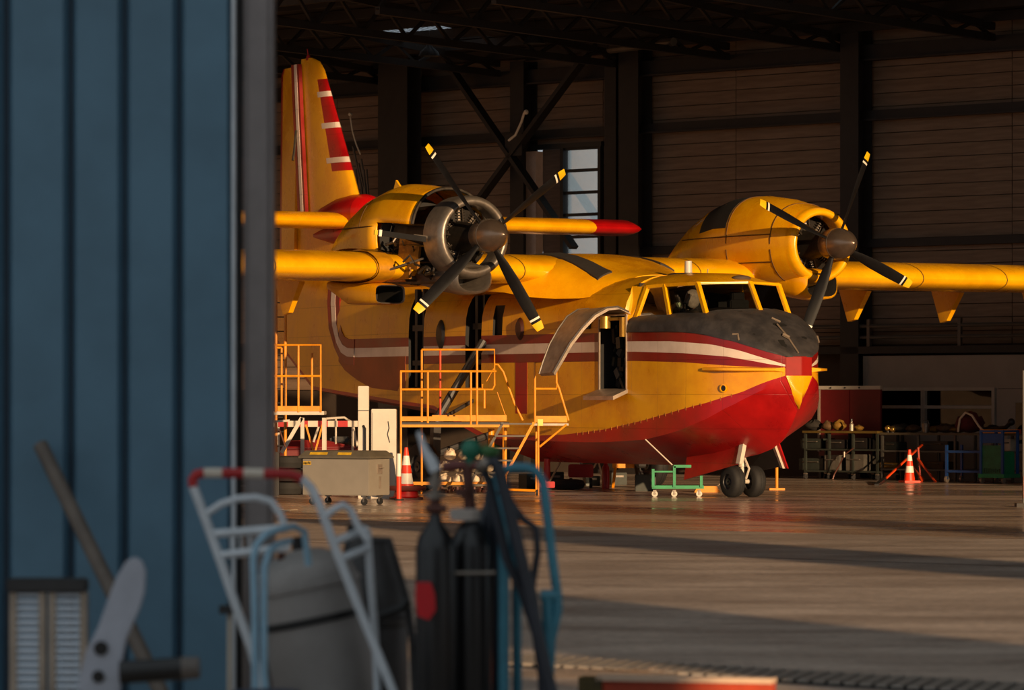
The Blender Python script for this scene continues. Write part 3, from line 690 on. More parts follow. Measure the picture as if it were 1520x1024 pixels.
# nacelles
NAC = [(-.62, .73, 5.46, 4.02), (-1.0, .80, 5.56, 3.96), (-1.55, .84, 5.68, 3.90), (-2.2, .85, 5.76, 3.88), (-3.0, .84, 5.75, 3.88), (-3.7, .78, 5.60, 3.90), (-4.4, .66, 5.33, 3.93), (-5.0, .50, 5.02, 3.96), (-5.6, .30, 4.68, 4.02), (-6.1, .1, 4.42, 4.12)]
def nac_ring(e, yc, n=32, grow=1.0):
    x, h, zt, zb = e; zc = (zt+zb)/2; p = 2.25; r = []
    for k in range(n):
        t = 2*PI*k/n; c, s = math.cos(t), math.sin(t)
        r.append((x, yc-math.copysign(h*grow*abs(c)**(2/p), c), zc+math.copysign((zt-zb)/2*grow*abs(s)**(2/p), s)))
    return r
HUBZ = 4.745
def lip(yc, mt, par, name, ro=.735, ri=.57, x0=-.66, zc=4.74):
    m = MB(); m.lathe([(x0-.34, ro-.035), (x0-.34, ro), (x0-.02, ro+.005), (x0, ro), (x0+.12, ro-.005), (x0+.2, ro-.03), (x0+.25, ro-.075), (x0+.255, ri+.05), (x0+.22, ri+.01), (x0+.1, ri), (x0-.2, ri+.02)], (0, yc, zc), (1, 0, 0), 40); return m.build(name, mt, par, 50)
def scoop(yc, mt, par):
    def rr(x, h, z0, z1, n=24, p=3.2 if yc > 0 else 2.4):
        return [(x, yc-math.copysign(h*abs(math.cos(2*PI*k/n))**(2/p), math.cos(2*PI*k/n)), (z0+z1)/2+math.copysign((z1-z0)/2*abs(math.sin(2*PI*k/n))**(2/p), math.sin(2*PI*k/n))) for k in range(n)]
    m = MB(); m.cur = 1; m.loft([rr(-1.15, .20, 3.86, 4.12), rr(-.52, .31, 3.78, 4.16), rr(-.43, .345, 3.745, 4.20), rr(-.47, .39, 3.70, 4.24), rr(-.8, .44, 3.68, 4.3), rr(-1.4, .46, 3.76, 4.35), rr(-2.2, .40, 3.9, 4.4)], True, True, False, None, lambda i, j: 1 if i < (2 if yc > 0 else 0) else 0)  # scoop throat coloured dark in place of its shade
    return m.build('chin_scoop', list(mt)+[DARK], par, 50)
def engine(yc, par):
    m = MB(); m.lathe([(-2.4, .3), (-2.4, .62), (-1.0, .60), (-.95, .3), (-.80, .28), (-.45, .22), (-.2, .19), (-.2, .0)], (0, yc, HUBZ), (1, 0, 0), 28)
    e = m.build('engine_core', mat('engine_dark', (44, 39, 35), .5, .5, .4, 10), par, 40)
    f0 = None
    for k in range(9):
        a = 2*PI*k/9+.2; r = Vector((0, math.cos(a), math.sin(a))); m = MB(); c = Vector((-.98, yc, HUBZ))
        for i in range(6): m.lathe([(0, .0), (0, .105), (.018, .105), (.018, .0)], c+r*(.24+.052*i), r, 10)
        m.cyl(c+r*.2, c+r*.56, .07, .06, 8)
        m.tube([c+r*.22+Vector((.14, 0, 0)), c+r*.54+Vector((.12, 0, 0))], .018, 6)
        m.build('cylinder_head', ENG, e, 30)
    return e
def propeller(yc, ang, Rp, dang=None):
    p = MB(); hx = 0.0
    p.lathe([(-.20, .20), (-.19, .275), (-.06, .30), (.10, .30), (.22, .29), (.36, .25), (.48, .18), (.58, .10), (.635, .04), (.645, .002)], (hx, yc, HUBZ), (1, 0, 0), 36)
    sp = p.build('spinner', SPIN, plane, 50)
    MB().lathe([(.115, .301), (.12, .304), (.13, .304), (.135, .300)], (hx, yc, HUBZ), (1, 0, 0), 36).build('spinner_band', STEEL, sp)
    for k in range(4):
        a = math.radians(ang+90*k+(dang[k] if dang else 0)); r = Vector((0, math.cos(a), math.sin(a))); tdir = Vector((0, -math.sin(a), math.cos(a))); ax = Vector((1, 0, 0))
        prof = [(.24, .10, .07, 62), (.40, .13, .06, 58), (.62, .19, .045, 50), (.95, .225, .032, 42), (1.35, .225, .025, 34), (1.70, .205, .02, 29), (1.90, .185, .016, 27), (2.0, .14, .012, 26)]
        def ring(t, c, th_, pit):
            pr = math.radians(pit); cd_ = tdir*math.cos(pr)+ax*math.sin(pr); nd = ax*math.cos(pr)-tdir*math.sin(pr); o = Vector((hx+.04, yc, HUBZ))+r*(t*Rp/2.0)
            return [o+cd_*(c/2*math.cos(2*PI*j/10))+nd*(th_/2*math.sin(2*PI*j/10)*(1.15 if j < 5 else .6)) for j in range(10)]
        def sec(t):
            return ring(t, ip(t, [(q[0], q[1]) for q in prof]), ip(t, [(q[0], q[2]) for q in prof]), ip(t, [(q[0], q[3]) for q in prof]))
        b = MB(); b.loft([sec(t) for t in (.2, .4, .62, .8, .95, 1.15, 1.35, 1.55, 1.755)], True, True, True); bl = b.build('propeller_blade', BLADE, plane, 50)
        b = MB(); b.loft([sec(t) for t in (1.755, 1.795)], True, True, True); b.build('white_band', TIPW, bl, 50)
        b = MB(); b.loft([sec(t) for t in (1.795, 1.845)], True, True, True); b.build('black_band', BLADE, bl, 50)
        b = MB(); b.loft([sec(t) for t in (1.845, 1.88, 1.94, 1.975, 2.0)], True, True, True); b.build('blade_tip', TIP, bl, 50)
YN = 3.87
# port engine, closed cowling (right in the picture)
m = MB(); m.loft([nac_ring(e, YN) for e in NAC], True, False, True); nr = m.build('nacelle', YELP, plane, 50)
lip(YN, YELP, nr, 'cowl_lip'); scoop(YN, [YELP], nr)
m = MB(); m.lathe([(-.64, .0), (-.64, .575), (-.68, .575)], (0, YN, 4.74), (1, 0, 0), 30) if False else None
engine(YN, plane); propeller(YN, 66.7, 1.92)
def nac_patch(yc, name, mt, x0, x1, k0, k1, par, off=1.012):
    m = MB(); xs = [x0+(x1-x0)*i/6 for i in range(7)]; T = sorted(NAC); rings = []
    for x in xs:
        e = (x, ip(x, [(q[0], q[1]) for q in T]), ip(x, [(q[0], q[2]) for q in T]), ip(x, [(q[0], q[3]) for q in T])); r = nac_ring(e, yc, 64, off); r2 = nac_ring(e, yc, 64, .985)
        rings.append(r[k0:k1+1]+list(reversed(r2[k0:k1+1])))
    m.loft(rings, True, True, True); return m.build(name, mt, par, 40)
nac_patch(YN, 'open_panel', DARK, -3.55, -2.55, 3, 15, nr, 1.006)
def nac_seam(yc, x, k0, k1, par): nac_patch(yc, 'cowl_seam', SEAM, x, x+.025, k0, k1, par, 1.007)
for x in (-1.05, -2.5): nac_seam(YN, x, 0, 20, nr); nac_seam(YN, x, 52, 63, nr)
nac_patch(YN, 'cowl_seam', SEAM, -4.6, -.7, 2, 2, nr, 1.007) if False else None
for z_, x0, x1 in ((4.95, -4.4, -1.05), (4.42, -2.5, -1.05)):
    m = MB(); T = sorted(NAC)
    pts = []
    for i in range(9):
        x = x0+(x1-x0)*i/8; h = ip(x, [(q[0], q[1]) for q in T]); zt, zb = ip(x, [(q[0], q[2]) for q in T]), ip(x, [(q[0], q[3]) for q in T]); rz_ = (z_-(zt+zb)/2)/((zt-zb)/2)
        pts.append((x, YN-h*(1-abs(rz_)**2.25)**(1/2.25)-.004, z_))
    m.tube(pts, .012, 5); m.build('cowl_seam', SEAM, nr)
m = MB()
for i in range(4): m.tube([(-1.2-i*.0, YN-.2+i*.13, 5.61-.04*abs(i-1.5)), (-2.2, YN-.2+i*.13, 5.77-.04*abs(i-1.5))], .012, 5)
m.build('cowl_hinge', SEAM, nr)
# starboard engine, cowl panels off (left in the picture)
m = MB(); sect = [nac_ring(e, -YN, 64) for e in [(-1.35, .80, 5.66, 3.90), (-1.55, .84, 5.68, 3.90), (-1.9, .85, 5.73, 3.89), (-2.2, .85, 5.77, 3.88), (-2.6, .86, 5.80, 3.88)]+NAC[4:]]
n = 64; o = 0
V = [p for r in sect for p in r]; Fs = []
for i in range(len(sect)-1):
    for j in range(n):
        if i < 4 and (j <= 1 or j >= 42): continue            # panels off the lower outboard side
        if i < 4 and 34 <= j < 42: continue
        Fs.append((i*n+j, i*n+(j+1) % n, (i+1)*n+(j+1) % n, (i+1)*n+j))
m.add(V, Fs)
nl = m.build('nacelle', [YELP], plane, 50)
sm = nl.modifiers.new('t', 'SOLIDIFY'); sm.thickness = .03; sm.offset = -1
m = MB(); r = nac_ring((-1.35, .80, 5.66, 3.90), -YN, 64); m.tube([r[j] for j in range(2, 36)], .035, 6); m.build('cowl_rim', ENG, nl)
m = MB(); m.lathe([(0, .0), (0, .80), (-.05, .80)], (-2.55, -YN, 4.75), (1, 0, 0), 28); m.build('firewall', DARK, nl)
lip(-YN, STEEL, nl, 'cowl_lip', .76, .585); scoop(-YN, [STEEL], nl)
engine(-YN, plane); propeller(-YN, 36.8, 2.04, [-.6, 1.6, 6.3, -3.3])
m = MB()                                                       # mounts, pipes and rods of the bared engine
for a in (150, 185, 215, 245, 275, 300, 60, 100):
    t = math.radians(a); m.tube([(-2.5, -YN+.62*math.cos(t), 4.72+.62*math.sin(t)), (-.75, -YN+.66*math.cos(t+.15), 4.72+.66*math.sin(t+.15))], .022, 6)
for i in range(14):
    y0, z0 = -YN-.62+random.uniform(-.12, .3), random.uniform(3.95, 4.7); pts = [(-1.0-random.random()*1.4, y0, z0)]
    for k_ in range(4): q = pts[-1]; pts.append((q[0]+random.uniform(-.25, .25), q[1]+random.uniform(-.1, .1), q[2]+random.uniform(-.15, .15)))
    m.tube(pts, random.uniform(.012, .03), 6)
m.build('engine_pipework', ENG, nl)
m = MB()
m.box((-1.75, -YN-.62, 4.45), (.75, .05, .5), Matrix.Rotation(.2, 3, 'Y')); m.box((-1.9, -YN-.66, 4.1), (.5, .05, .22)); m.build('engine_baffle', mat('grimy_yellow', (150, 96, 16), .5, 0, .5, 6), nl, 0)
m = MB()
for i in range(10): m.ball((random.uniform(-2.3, -1.1), -YN-.5+random.uniform(-.1, .2), random.uniform(3.98, 4.6)), random.uniform(.06, .14), 8, 6)
m.build('engine_accessory', mat('accessory_dark', (52, 44, 36), .45, .5, .5, 10), nl)
m = MB(); m.bar((-2.5, -YN-.75, 3.93), (-.8, -YN-.55, 3.90), .06, .05); m.bar((-2.5, -YN+.55, 3.93), (-.8, -YN+.45, 3.90), .06, .05); m.build('nacelle_sill', ENG, nl, 0)
m = MB(); m.tube([(-.92, -YN-.74, 4.66), (-.75, -YN-.30, 3.92)], .022, 6); m.tube([(-1.9, -YN-1.05, 4.13), (-1.6, -YN-.98, 4.2), (-1.2, -YN-.62, 4.36)], .022, 6); m.tube([(-.95, -YN-.98, 4.76), (-.75, -YN-.55, 4.70)], .03, 6); m.build('stay_rod', STEEL, nl)
p0 = Vector((-.9, -YN-1.83, 4.80)); p1 = Vector((-.85, -YN-.78, 4.69))
m = MB(); m.bar(p0+(p1-p0)*.14, p1, .035, .10); sr = m.build('cowl_prop_rod', BLADE, nl, 0)
MB().bar(p0+(p1-p0)*.09, p0+(p1-p0)*.14, .036, .12).build('white_band', TIPW, sr, 0); MB().bar(p0, p0+(p1-p0)*.06, .036, .09).build('yellow_end', TIP, sr, 0)
for x0, x1, z_ in ((-4.3, -2.7, 5.0),):
    m = MB(); m.tube([(x0+(x1-x0)*i/6, -YN-ip(x0+(x1-x0)*i/6, [(q[0], q[1]) for q in sorted(NAC)])*.985-.004, z_) for i in range(7)], .012, 5); m.build('cowl_seam', SEAM, nl)
for x in (-2.62, -3.4): nac_patch(-YN, 'cowl_seam', SEAM, x, x+.02, 2, 34, nl, 1.006)
MB().prism([(-3.3, -YN-.1, 5.7), (-2.95, -YN-.1, 5.7), (-3.2, -YN-.1, 5.9)], (0, .04, 0)).build('top_vent', YELP, nl, 0)
# collar where the wing meets the open engine, and the under-wing duct
m = MB(); r = wing_ring(-5.12, WLE+.05, 3.6, 4.18, .19); r2 = wing_ring(-4.78, WLE+.05, 3.6, 4.18, .19); m.loft([r, r2], True); m.build('wing_collar', mat('collar_dull', (196, 134, 8), .45, 0, .3, 5), wing, 40)
m = MB(); yd = -4.72
def dr_(x, h, z0, z1, n=20, p=4.5): return [(x, yd-math.copysign(h*abs(math.cos(2*PI*k/n))**(2/p), math.cos(2*PI*k/n)), (z0+z1)/2+math.copysign((z1-z0)/2*abs(math.sin(2*PI*k/n))**(2/p), math.sin(2*PI*k/n))) for k in range(n)]
m.cur = 1; m.loft([dr_(-3.0, .25, 3.60, 3.84), dr_(-2.1, .29, 3.56, 3.87), dr_(-2.06, .31, 3.54, 3.89), dr_(-2.2, .33, 3.52, 3.92), dr_(-3.2, .36, 3.54, 3.98), dr_(-4.1, .24, 3.84, 4.0)], True, True, True, mfun=lambda i, j: 1 if i < 1 else (2 if i == 1 else 0))  # shade inside the duct mouth comes from the dark colour
m.build('underwing_duct', [YELP, DARK, ALU], wing, 50)

# tail
def fin_x(z): return ip(z, [(4.3, -11.3), (5.2, -11.6), (6.09, -11.9), (8.85, -13.45), (9.05, -13.66), (9.16, -14.0)])
def fin_te(z): return -14.62+.04*(z-6)
zs = [4.3, 5.2, 6.0, 6.64, 6.82, 6.94, 7.58, 7.70, 8.27, 8.39, 8.66, 8.85, 9.05, 9.16]
ss = [0, .03, .08, .16, .28, .36, .5, .7, .88, 1]
def fin_ring(z):
    le, te = fin_x(z), fin_te(z); ch = le-te; L_, R_ = [], []
    for s in ss:
        y = 5*.11*(.2969*math.sqrt(s)-.1260*s-.3516*s*s+.2843*s**3-.1015*s**4)*min(ch, 3.0)+(.02 if s == 1 else 0); L_.append((le-ch*s, -y, z)); R_.append((le-ch*s, y, z))
    return L_+list(reversed(R_[1:]))
def fin_mat(i, j):
    k = j if j < len(ss)-1 else len(ss)*2-2-j
    z = (zs[i]+zs[i+1])/2
    if 6.64 < z < 8.66:
        w = 6.82 < z < 6.94 or 7.58 < z < 7.70 or 8.27 < z < 8.39
        if w and k < 5: return 2
        if k < 4: return 1
    return 0
m = MB(); m.loft([fin_ring(z) for z in zs], True, True, True, 0, fin_mat); fin = m.build('fin', [YELP, RED, WHT], plane, 40)
m = MB(); rings = []
for z in (4.9, 6.0, 7.0, 8.0, 8.85, 9.0):
    x0 = fin_te(z)-.02; x1 = -15.5+.02*(z-6) if z < 8.9 else -15.35
    rings.append([(x0, -.1, z), (x1+.14, -.045, z), (x1, -.012, z), (x1, .012, z), (x1+.14, .045, z), (x0, .1, z)])
m.loft(rings, True, True, True, 0, lambda i, j: 1 if j in (1, 2, 3) else 0); m.build('rudder', [YELP, RED], fin, 30)
for o0, o1, mt, off in ((-.2, .15, REDD, .012), (-.06, .06, WHT, .018)):
    m = MB(); rings = []
    for z in (5.75, 7, 8, 9.05):
        xc = ip(z, [(5.7, -14.15), (9.1, -14.62)])+.0
        yy = -(.165 if z < 8.5 else .15)*ip(z, [(5.7, 1.0), (9.1, .62)])-off
        rings.append([(xc+o0, yy, z), (xc+o1, yy, z), (xc+o1, yy+.08, z), (xc+o0, yy+.08, z)])
    m.loft(rings, True, True, True); m.build('hinge_stripe', mt, fin, 0)
m = MB(); m.cyl((-14.2, 0, 9.12), (-14.2, 0, 9.22), .06, .04, 8); m.cyl((-14.2, 0, 9.2), (-14.25, 0, 9.36), .012); m.build('fin_beacon', REDM, fin)
MB().tube([(-14.35, -.22, 7.6), (-14.42, -.24, 7.1), (-14.4, -.28, 6.95)], .03, 6).build('rudder_actuator', ENG, fin)
def tail_ring(y):
    u, l = airfoil(-11.75, 2.5, 5.52, .15, 12); return [(x, y, z) for x, z in u+l]
HS = 7.0
m = MB(); rs = [tail_ring(y) for y in (-HS+.08, -5.8, -3, 0, 3, 5.84)]; m.loft(rs, True, True, True); tp = m.build('tailplane', YELP, plane, 40)
def tip_ring(y, k): return [(x*1.0, y, 5.52+(z-5.52)*k) for x, yy, z in tail_ring(y)]
for s in (-1, 1):
    m = MB(); m.loft([tip_ring(s*5.84, 1.01), tip_ring(s*(HS-.12), 1.01), tip_ring(s*(HS-.03), .75), tip_ring(s*HS, .35)], True, True, True); m.build('tailplane_tip', RED, tp, 40)
m = MB()
prof = [(-11.02, .02), (-11.06, .12), (-11.16, .23), (-11.34, .33), (-11.6, .385), (-12.0, .40), (-12.6, .36), (-13.4, .2), (-14, .02)]
m.lathe(prof, (0, 0, 5.72), (1, 0, 0), 24, None, lambda i, j: 0 if i < 4 else 1)
o = m.build('tail_bullet', [paint('bullet_red', (206, 18, 18), (190, 12, 14), .3, False), RED], plane, 40); 
m = MB(); m.lathe([(-11.3, .02), (-11.5, .14), (-12.0, .26), (-12.8, .26), (-13.8, .1)], (0, 0, 5.3), (1, 0, 0), 20); m.build('tail_fillet', RED, plane, 40)

# landing gear
def wheel(par, c, r, w, hub=.5, name='wheel'):
    x, y, z = c; m = MB()
    m.lathe([(-w/2, r*hub), (-w/2, r*.80), (-w*.42, r*.93), (-w*.25, r*.99), (-w*.16, r), (-w*.15, r*.985), (-w*.02, r*.985), (-w*.01, r), (w*.01, r), (w*.02, r*.985), (w*.15, r*.985), (w*.16, r), (w*.25, r*.99), (w*.42, r*.93), (w/2, r*.80), (w/2, r*hub)], c, (0, 1, 0), 32)
    t = m.build('tyre', RUB, par, 40); m = MB(); m.lathe([(-w*.42, .02), (-w*.45, r*.2), (-w*.34, r*.24), (-w*.30, r*.44), (-w*.47, r*.5), (-w*.47, r*.54), (w*.47, r*.54), (w*.47, r*.5), (w*.3, r*.44), (w*.34, r*.24), (w*.45, r*.2), (w*.42, .02)], c, (0, 1, 0), 24); m.build('wheel_hub', DGREY, t, 40)
ng = 2.58
for s in (-1, 1): wheel(plane, (ng, s*.225, .285), .285, .24)
m = MB(); m.cyl((ng, -.2, .285), (ng, .2, .285), .04); m.cyl((ng, 0, .285), (ng-.02, 0, .62), .045, .045, 12); m.cyl((ng-.02, 0, .55), (ng-.06, 0, 1.15), .075, .075, 12)
m.tube([(ng+.10, 0, .34), (ng+.2, 0, .52), (ng+.06, 0, .7)], .022, 6); m.tube([(ng-.05, 0, .9), (ng-.8, 0, 1.1)], .03, 6); m.build('nose_gear_strut', WHITEM, plane)
def plate(name, poly, d, mt, par=None): return MB().prism(poly, d).build(name, mt, par or plane, 0)
plate('nose_gear_door', [(1.3, -.36, .80), (3.0, -.34, .98), (3.0, -.42, .60), (1.36, -.48, .30)], (0, .03, 0), RED)
plate('door_inner_frame', [(3.0, -.35, 1.02), (3.12, -.35, 1.02), (3.12, -.44, .62), (3.0, -.44, .62)], (0, .08, 0), WHITEM)
d2 = plate('nose_gear_door', [(1.9, .36, .98), (3.0, .34, 1.0), (2.85, .62, .55), (1.75, .62, .42)], (0, .03, 0), DGREY)
plate('door_edge', [(2.98, .33, 1.0), (3.06, .33, 1.0), (2.92, .64, .52), (2.84, .64, .53)], (0, .06, .0), WHITEM, d2)
plate('door_edge', [(3.06, .38, 1.0), (3.12, .40, 1.0), (2.98, .70, .52), (2.92, .68, .53)], (0, .03, .0), RED, d2)
for s in (-1, 1):
    wheel(plane, (-4.55, s*2.62, .47), .47, .30)
    m = MB(); m.cyl((-4.55, s*2.45, .47), (-4.55, s*2.3, .47), .07); m.bar((-4.55, s*2.36, .45), (-4.5, s*2.36, 1.35), .16, .14); m.tube([(-4.5, s*2.36, 1.35), (-4.45, s*1.32, 2.9)], .085, 10); m.tube([(-4.52, s*2.42, 1.30), (-4.47, s*1.36, 2.8)], .045, 8)
    m.tube([(-4.55, s*2.3, .72), (-4.2, s*1.2, 1.12)], .07, 8); m.tube([(-4.5, s*2.3, 1.36), (-4.9, s*1.28, 1.75)], .04, 8); m.ball((-4.5, s*2.36, 1.35), .14); m.build('main_gear_leg', DGREY, plane)

# ------------------------------------------------------------------ equipment around the aircraft
def wb_(mb, name, mt, par, smooth=35, bevel=0.0):
    """build from world coordinates under a thing that is not rotated"""
    L_ = par.matrix_world.translation if False else None
    p = par; off = Vector((0, 0, 0))
    while p is not None: off += Vector(p.location); p = p.parent
    mb.v = [tuple(Vector(v)-off) for v in mb.v]
    return mb.build(name, mt, par, smooth, bevel)
def rail_set(t, segs, mt, r=.021, name='guard_rail'):
    for sg in segs: wb_(MB().tube(sg, r, 8), name, mt, t)

# wheeled grey bin
phi = math.radians(-27); cx = (548-760)/F*67.6; R27 = Matrix.Rotation(phi, 3, 'Z')
ctr = Vector((cx, 67.6, 0))+R27 @ Vector((-.645, .36, 0))
t = thing('wheeled_bin', 'grey steel bin on castors with dark lid and yellow stickers', 'bin', ctr, phi)
MB().box((0, 0, .47), (1.29, .72, .62)).build('body', GREYB, t, 30, bevel=.012)
m = MB(); m.loft([[(-.70, -.41, .78), (.70, -.41, .78), (.70, .41, .78), (-.70, .41, .78)], [(-.70, -.41, .81), (.70, -.41, .81), (.70, .41, .81), (-.70, .41, .81)], [(-.60, -.33, .91), (.60, -.33, .91), (.60, .33, .91), (-.60, .33, .91)]], True, True, True)
lid = m.build('lid', LIDM, t, 0, bevel=.006)
YTAPE = mat('yellow_tape', (214, 168, 40), .5, 0, .4, 8)
MB().box((-.32, -.372, .862), (.34, .004, .05), Matrix.Rotation(-.68, 3, 'X')).build('yellow_tape', YTAPE, lid, 0); MB().box((.18, -.372, .862), (.26, .004, .05), Matrix.Rotation(-.68, 3, 'X')).build('yellow_tape', YTAPE, lid, 0)
MB().box((-.55, -.364, .70), (.15, .004, .06)).build('sticker', YTAPE, t, 0)
m = MB()
for i in range(5): m.box((-.605+i*.028, -.368, .70+random.uniform(-.006, .006)), (.016, .004, .034))
m.build('sticker_print', BLK, t, 0)
m = MB(); m.box((.65, 0, .60), (.012, .16, .16)); m.tube([(.66, -.05, .62), (.70, -.05, .62), (.70, .05, .62), (.66, .05, .62)], .01, 6); m.box((.655, .0, .38), (.008, .05, .2)); m.build('latch', ALU, t, 30)
for x in (-.5, .5):
    for y in (-.27, .27):
        m = MB(); m.box((x, y, .145), (.09, .07, .03)); m.box((x, y-.03, .10), (.03, .006, .1)); m.box((x, y+.03, .10), (.03, .006, .1)); c = m.build('castor', STEEL, t, 0)
        MB().cyl((x, y-.022, .055), (x, y+.022, .055), .055, None, 16).build('castor_wheel', RUB, c, 40)
# white cabinet and tall white post
Yc = 72.35
p0, p1 = at(551, 742, Yc), at(588, 607, Yc); t = thing('cabinet', 'white metal cabinet standing behind the grey wheeled bin', 'cabinet', ((p0.x+p1.x)/2, Yc+.25, 0))
w = p1.x-p0.x; h = p1.z
MB().box((0, 0, h/2), (w, .5, h)).build('body', WHITEM, t, 30, bevel=.01)
d = MB().box((-.05, -.26, h/2+.03), (w-.14, .02, h-.18)).build('door', WHITEM, t, 30, bevel=.006)
m = MB()
for z in (.46, .52, .58): m.cyl((-w/2+.045, -.27, z), (-w/2+.045, -.30, z), .022, None, 10)
m.build('knob', BLK, d); m = MB(); m.tube([(.08, -.275, h-.22), (.10, -.285, h-.34), (.07, -.28, h-.45), (.11, -.28, h-.6)], .008, 6); m.build('cord', DGREY, d)
MB().box((0, -.03, .035), (w+.08, .56, .07)).build('plinth', WHITEM, t, 0)
p0, p1 = at(533, 742, Yc), at(549, 573, Yc); w = p1.x-p0.x; h = p1.z
t = thing('tall_post', 'tall narrow white column unit beside the white cabinet', 'post', ((p0.x+p1.x)/2-.02, Yc+.12, 0))
MB().box((0, 0, h/2), (w, .22, h)).build('body', WHITEM, t, 30, bevel=.008); MB().box((0, -.115, h-.44), (w*1.0, .01, .012)).build('seam', DGREY, t, 0)
MB().tube([(.02, -.12, .82), (.03, -.155, .85), (.03, -.155, 1.25), (-.0, -.12, 1.3)], .022, 8).build('handle', BLK, t)
# cones
def cone(name, label, loc, h, r, base=True):
    t = thing(name, label, 'traffic cone', loc, .3, 'traffic cones')
    m = MB(); bh = .04
    pr = lambda z: r*(1-z/h)+.03*z/h
    bands = [(bh, .30, 0), (.30, .50, 1), (.50, .66, 0), (.66, .84, 1), (.84, 1.0, 0)]
    z0 = bh
    for i, (a, b, c) in enumerate(bands):
        za = bh if i == 0 else h*a; zb = h*b
        MB().lathe([(za, pr(za)), (zb, pr(zb))]+([(zb, .0)] if i == 4 else []), (0, 0, 0), (0, 0, 1), 24).build('white_sleeve' if c else 'cone_section', CONEW if c else CONEO, t, 40)
    if base: MB().box((0, 0, bh/2), (r*2.9, r*2.9, bh)).build('base', CONEO if h < .8 else mat('cone_base_dark', (90, 30, 24), .6), t, 30, bevel=.008)
    return t
g = ground(603, 741)
c1 = cone('traffic_cone', 'orange and white traffic cone on a dark red stepped foot beside the white cabinet', g, .92, .17)
for o_ in list(c1.children):
    if o_.name.startswith('cone_section') and False: pass
MB().lathe([(.16, .0), (.16, .34), (.20, .36), (.24, .34), (.24, .16)], (0, 0, 0), (0, 0, 1), 28).build('foot_flange', mat('flange_dark_red', (96, 36, 30), .55), c1, 40); MB().lathe([(.03, .30), (.05, .23), (.16, .20)], (0, 0, 0), (0, 0, 1), 28).build('foot_drum', REDM, c1, 40)
g = ground(1350, 716); cone('traffic_cone', 'small orange and white traffic cone in front of the workbenches', g, .70, .125)
t = thing('marker_post', 'slim orange and white marker post between the cabinet and the cone', 'marker', ground(592, 742.5))
MB().cyl((0, 0, .02), (0, 0, .42), .045, None, 12).build('lower_sleeve', CONEO, t); MB().cyl((0, 0, .42), (0, 0, .82), .042, .038, 12).build('upper_sleeve', CONEW, t); MB().cyl((0, 0, 0), (0, 0, .025), .09, None, 14).build('foot', RUB, t)

# left work platform
Y1, Y2 = 76.6, 77.6
t = thing('work_platform', 'work platform with yellow guard rails and white legs behind the grey bin', 'platform', ground(440, 592+CH*F/77))
q = lambda u, v, Y=Y1: at(u, v, Y)
rail_set(t, [[q(398, 512), q(476, 512), q(476, 612)], [q(398, 558), q(476, 558)], [q(409, 512), q(409, 612)], [q(443, 512), q(443, 612)], [q(418, 516, Y2), q(418, 612, Y2)], [q(463, 524, Y2), q(463, 612, Y2)], [q(398, 514, Y2), q(463, 514, Y2)] if False else [q(398, 516, Y2), q(418, 516, Y2)]], ORAIL)
a, b = q(412, 603), q(477, 610); m = MB(); m.box((a+b)/2, (b.x-a.x, .02, .10)); wb_(m, 'toe_board', ORAIL, t, 0)
a, b = q(396, 613), q(481, 613); m = MB(); m.box(((a.x+b.x)/2, (Y1+Y2)/2, a.z), (b.x-a.x, Y2-Y1, .07)); wb_(m, 'deck', WHITEM, t, 0, .006)
for (u, Y) in ((481, Y1), (449, Y1), (482, Y2), (402, Y2), (398, Y1)): 
    p = q(u, 620, Y); wb_(MB().bar((p.x, p.y, p.z), (p.x, p.y, 0), .07), 'leg', WHITEM, t, 0)
wb_(MB().bar(q(448, 620), q(418, 672), .07), 'brace', WHITEM, t, 0); wb_(MB().bar(q(400, 626), q(430, 624), .04), 'brace', WHITEM, t, 0)
t = thing('tall_ladder', 'tall slim yellow ladder rising behind the left work platform', 'ladder', ground(417, 592+CH*F/79))
for u in (409.5, 423.5): wb_(MB().tube([at(u, 415, 79), Vector((at(u, 592, 79).x, 79, 0))], .03, 8), 'rail', ORAIL, t)
for i in range(14):
    z = .3+i*.28; a = at(409.5, 500, 79); b = at(423.5, 500, 79); wb_(MB().cyl((a.x, 79, z), (b.x, 79, z), .014, None, 6), 'rung', DGREY, t)

# middle platform under the open engine
Ya, Yb = 74.7, 75.7
t = thing('work_platform', 'long work platform with orange guard rails under the open engine', 'platform', ground(660, 592+CH*F/75.2))
q = lambda u, v, Y=Ya: at(u, v, Y)
gz = lambda u, Y: Vector((at(u, 592, Y).x, Y, 0))
rail_set(t, [[q(594, 551), q(737, 551)], [q(594, 578), q(718, 578)], [q(595, 551), gz(595, Ya)], [q(635, 552), q(635, 628)], [q(699, 552), q(699, 630)], [q(708, 520, Ya), q(708, 630, Ya)]], ORAIL)
rail_set(t, [[q(626, 519, Yb), q(734, 519, Yb), q(734, 572, Yb), q(731, 578, Yb), q(716, 578, Yb), q(716, 570, Yb)], [q(626, 519, Yb), gz(626, Yb)], [q(626, 551, Yb), q(734, 551, Yb)], [q(719, 578, Yb), q(719, 606, Yb)], [q(734, 541, Yb), q(739, 541, Yb), q(747, 552, Yb), q(764, 600, Yb), q(776, 624, Yb)]], ORAIL)
rail_set(t, [[q(653.5, 518, Yb), q(653.5, 616, Yb)]], ORED)
rail_set(t, [[q(738, 582, Yb), q(752, 622, Yb)], [q(734, 545, Yb), q(722, 566, Yb)]], ORAIL, .008)
a, b = q(596, 618), q(752, 625); wb_(MB().box(((a.x+b.x)/2, Ya, (a.z+b.z)/2), (b.x-a.x, .02, a.z-b.z)), 'toe_board', ORAIL, t, 0)
a, b = q(640, 618), q(752, 625); wb_(MB().box(((a.x+b.x)/2, Yb, (a.z+b.z)/2+.02), (b.x-a.x, .02, a.z-b.z)), 'toe_board', ORAIL, t, 0)
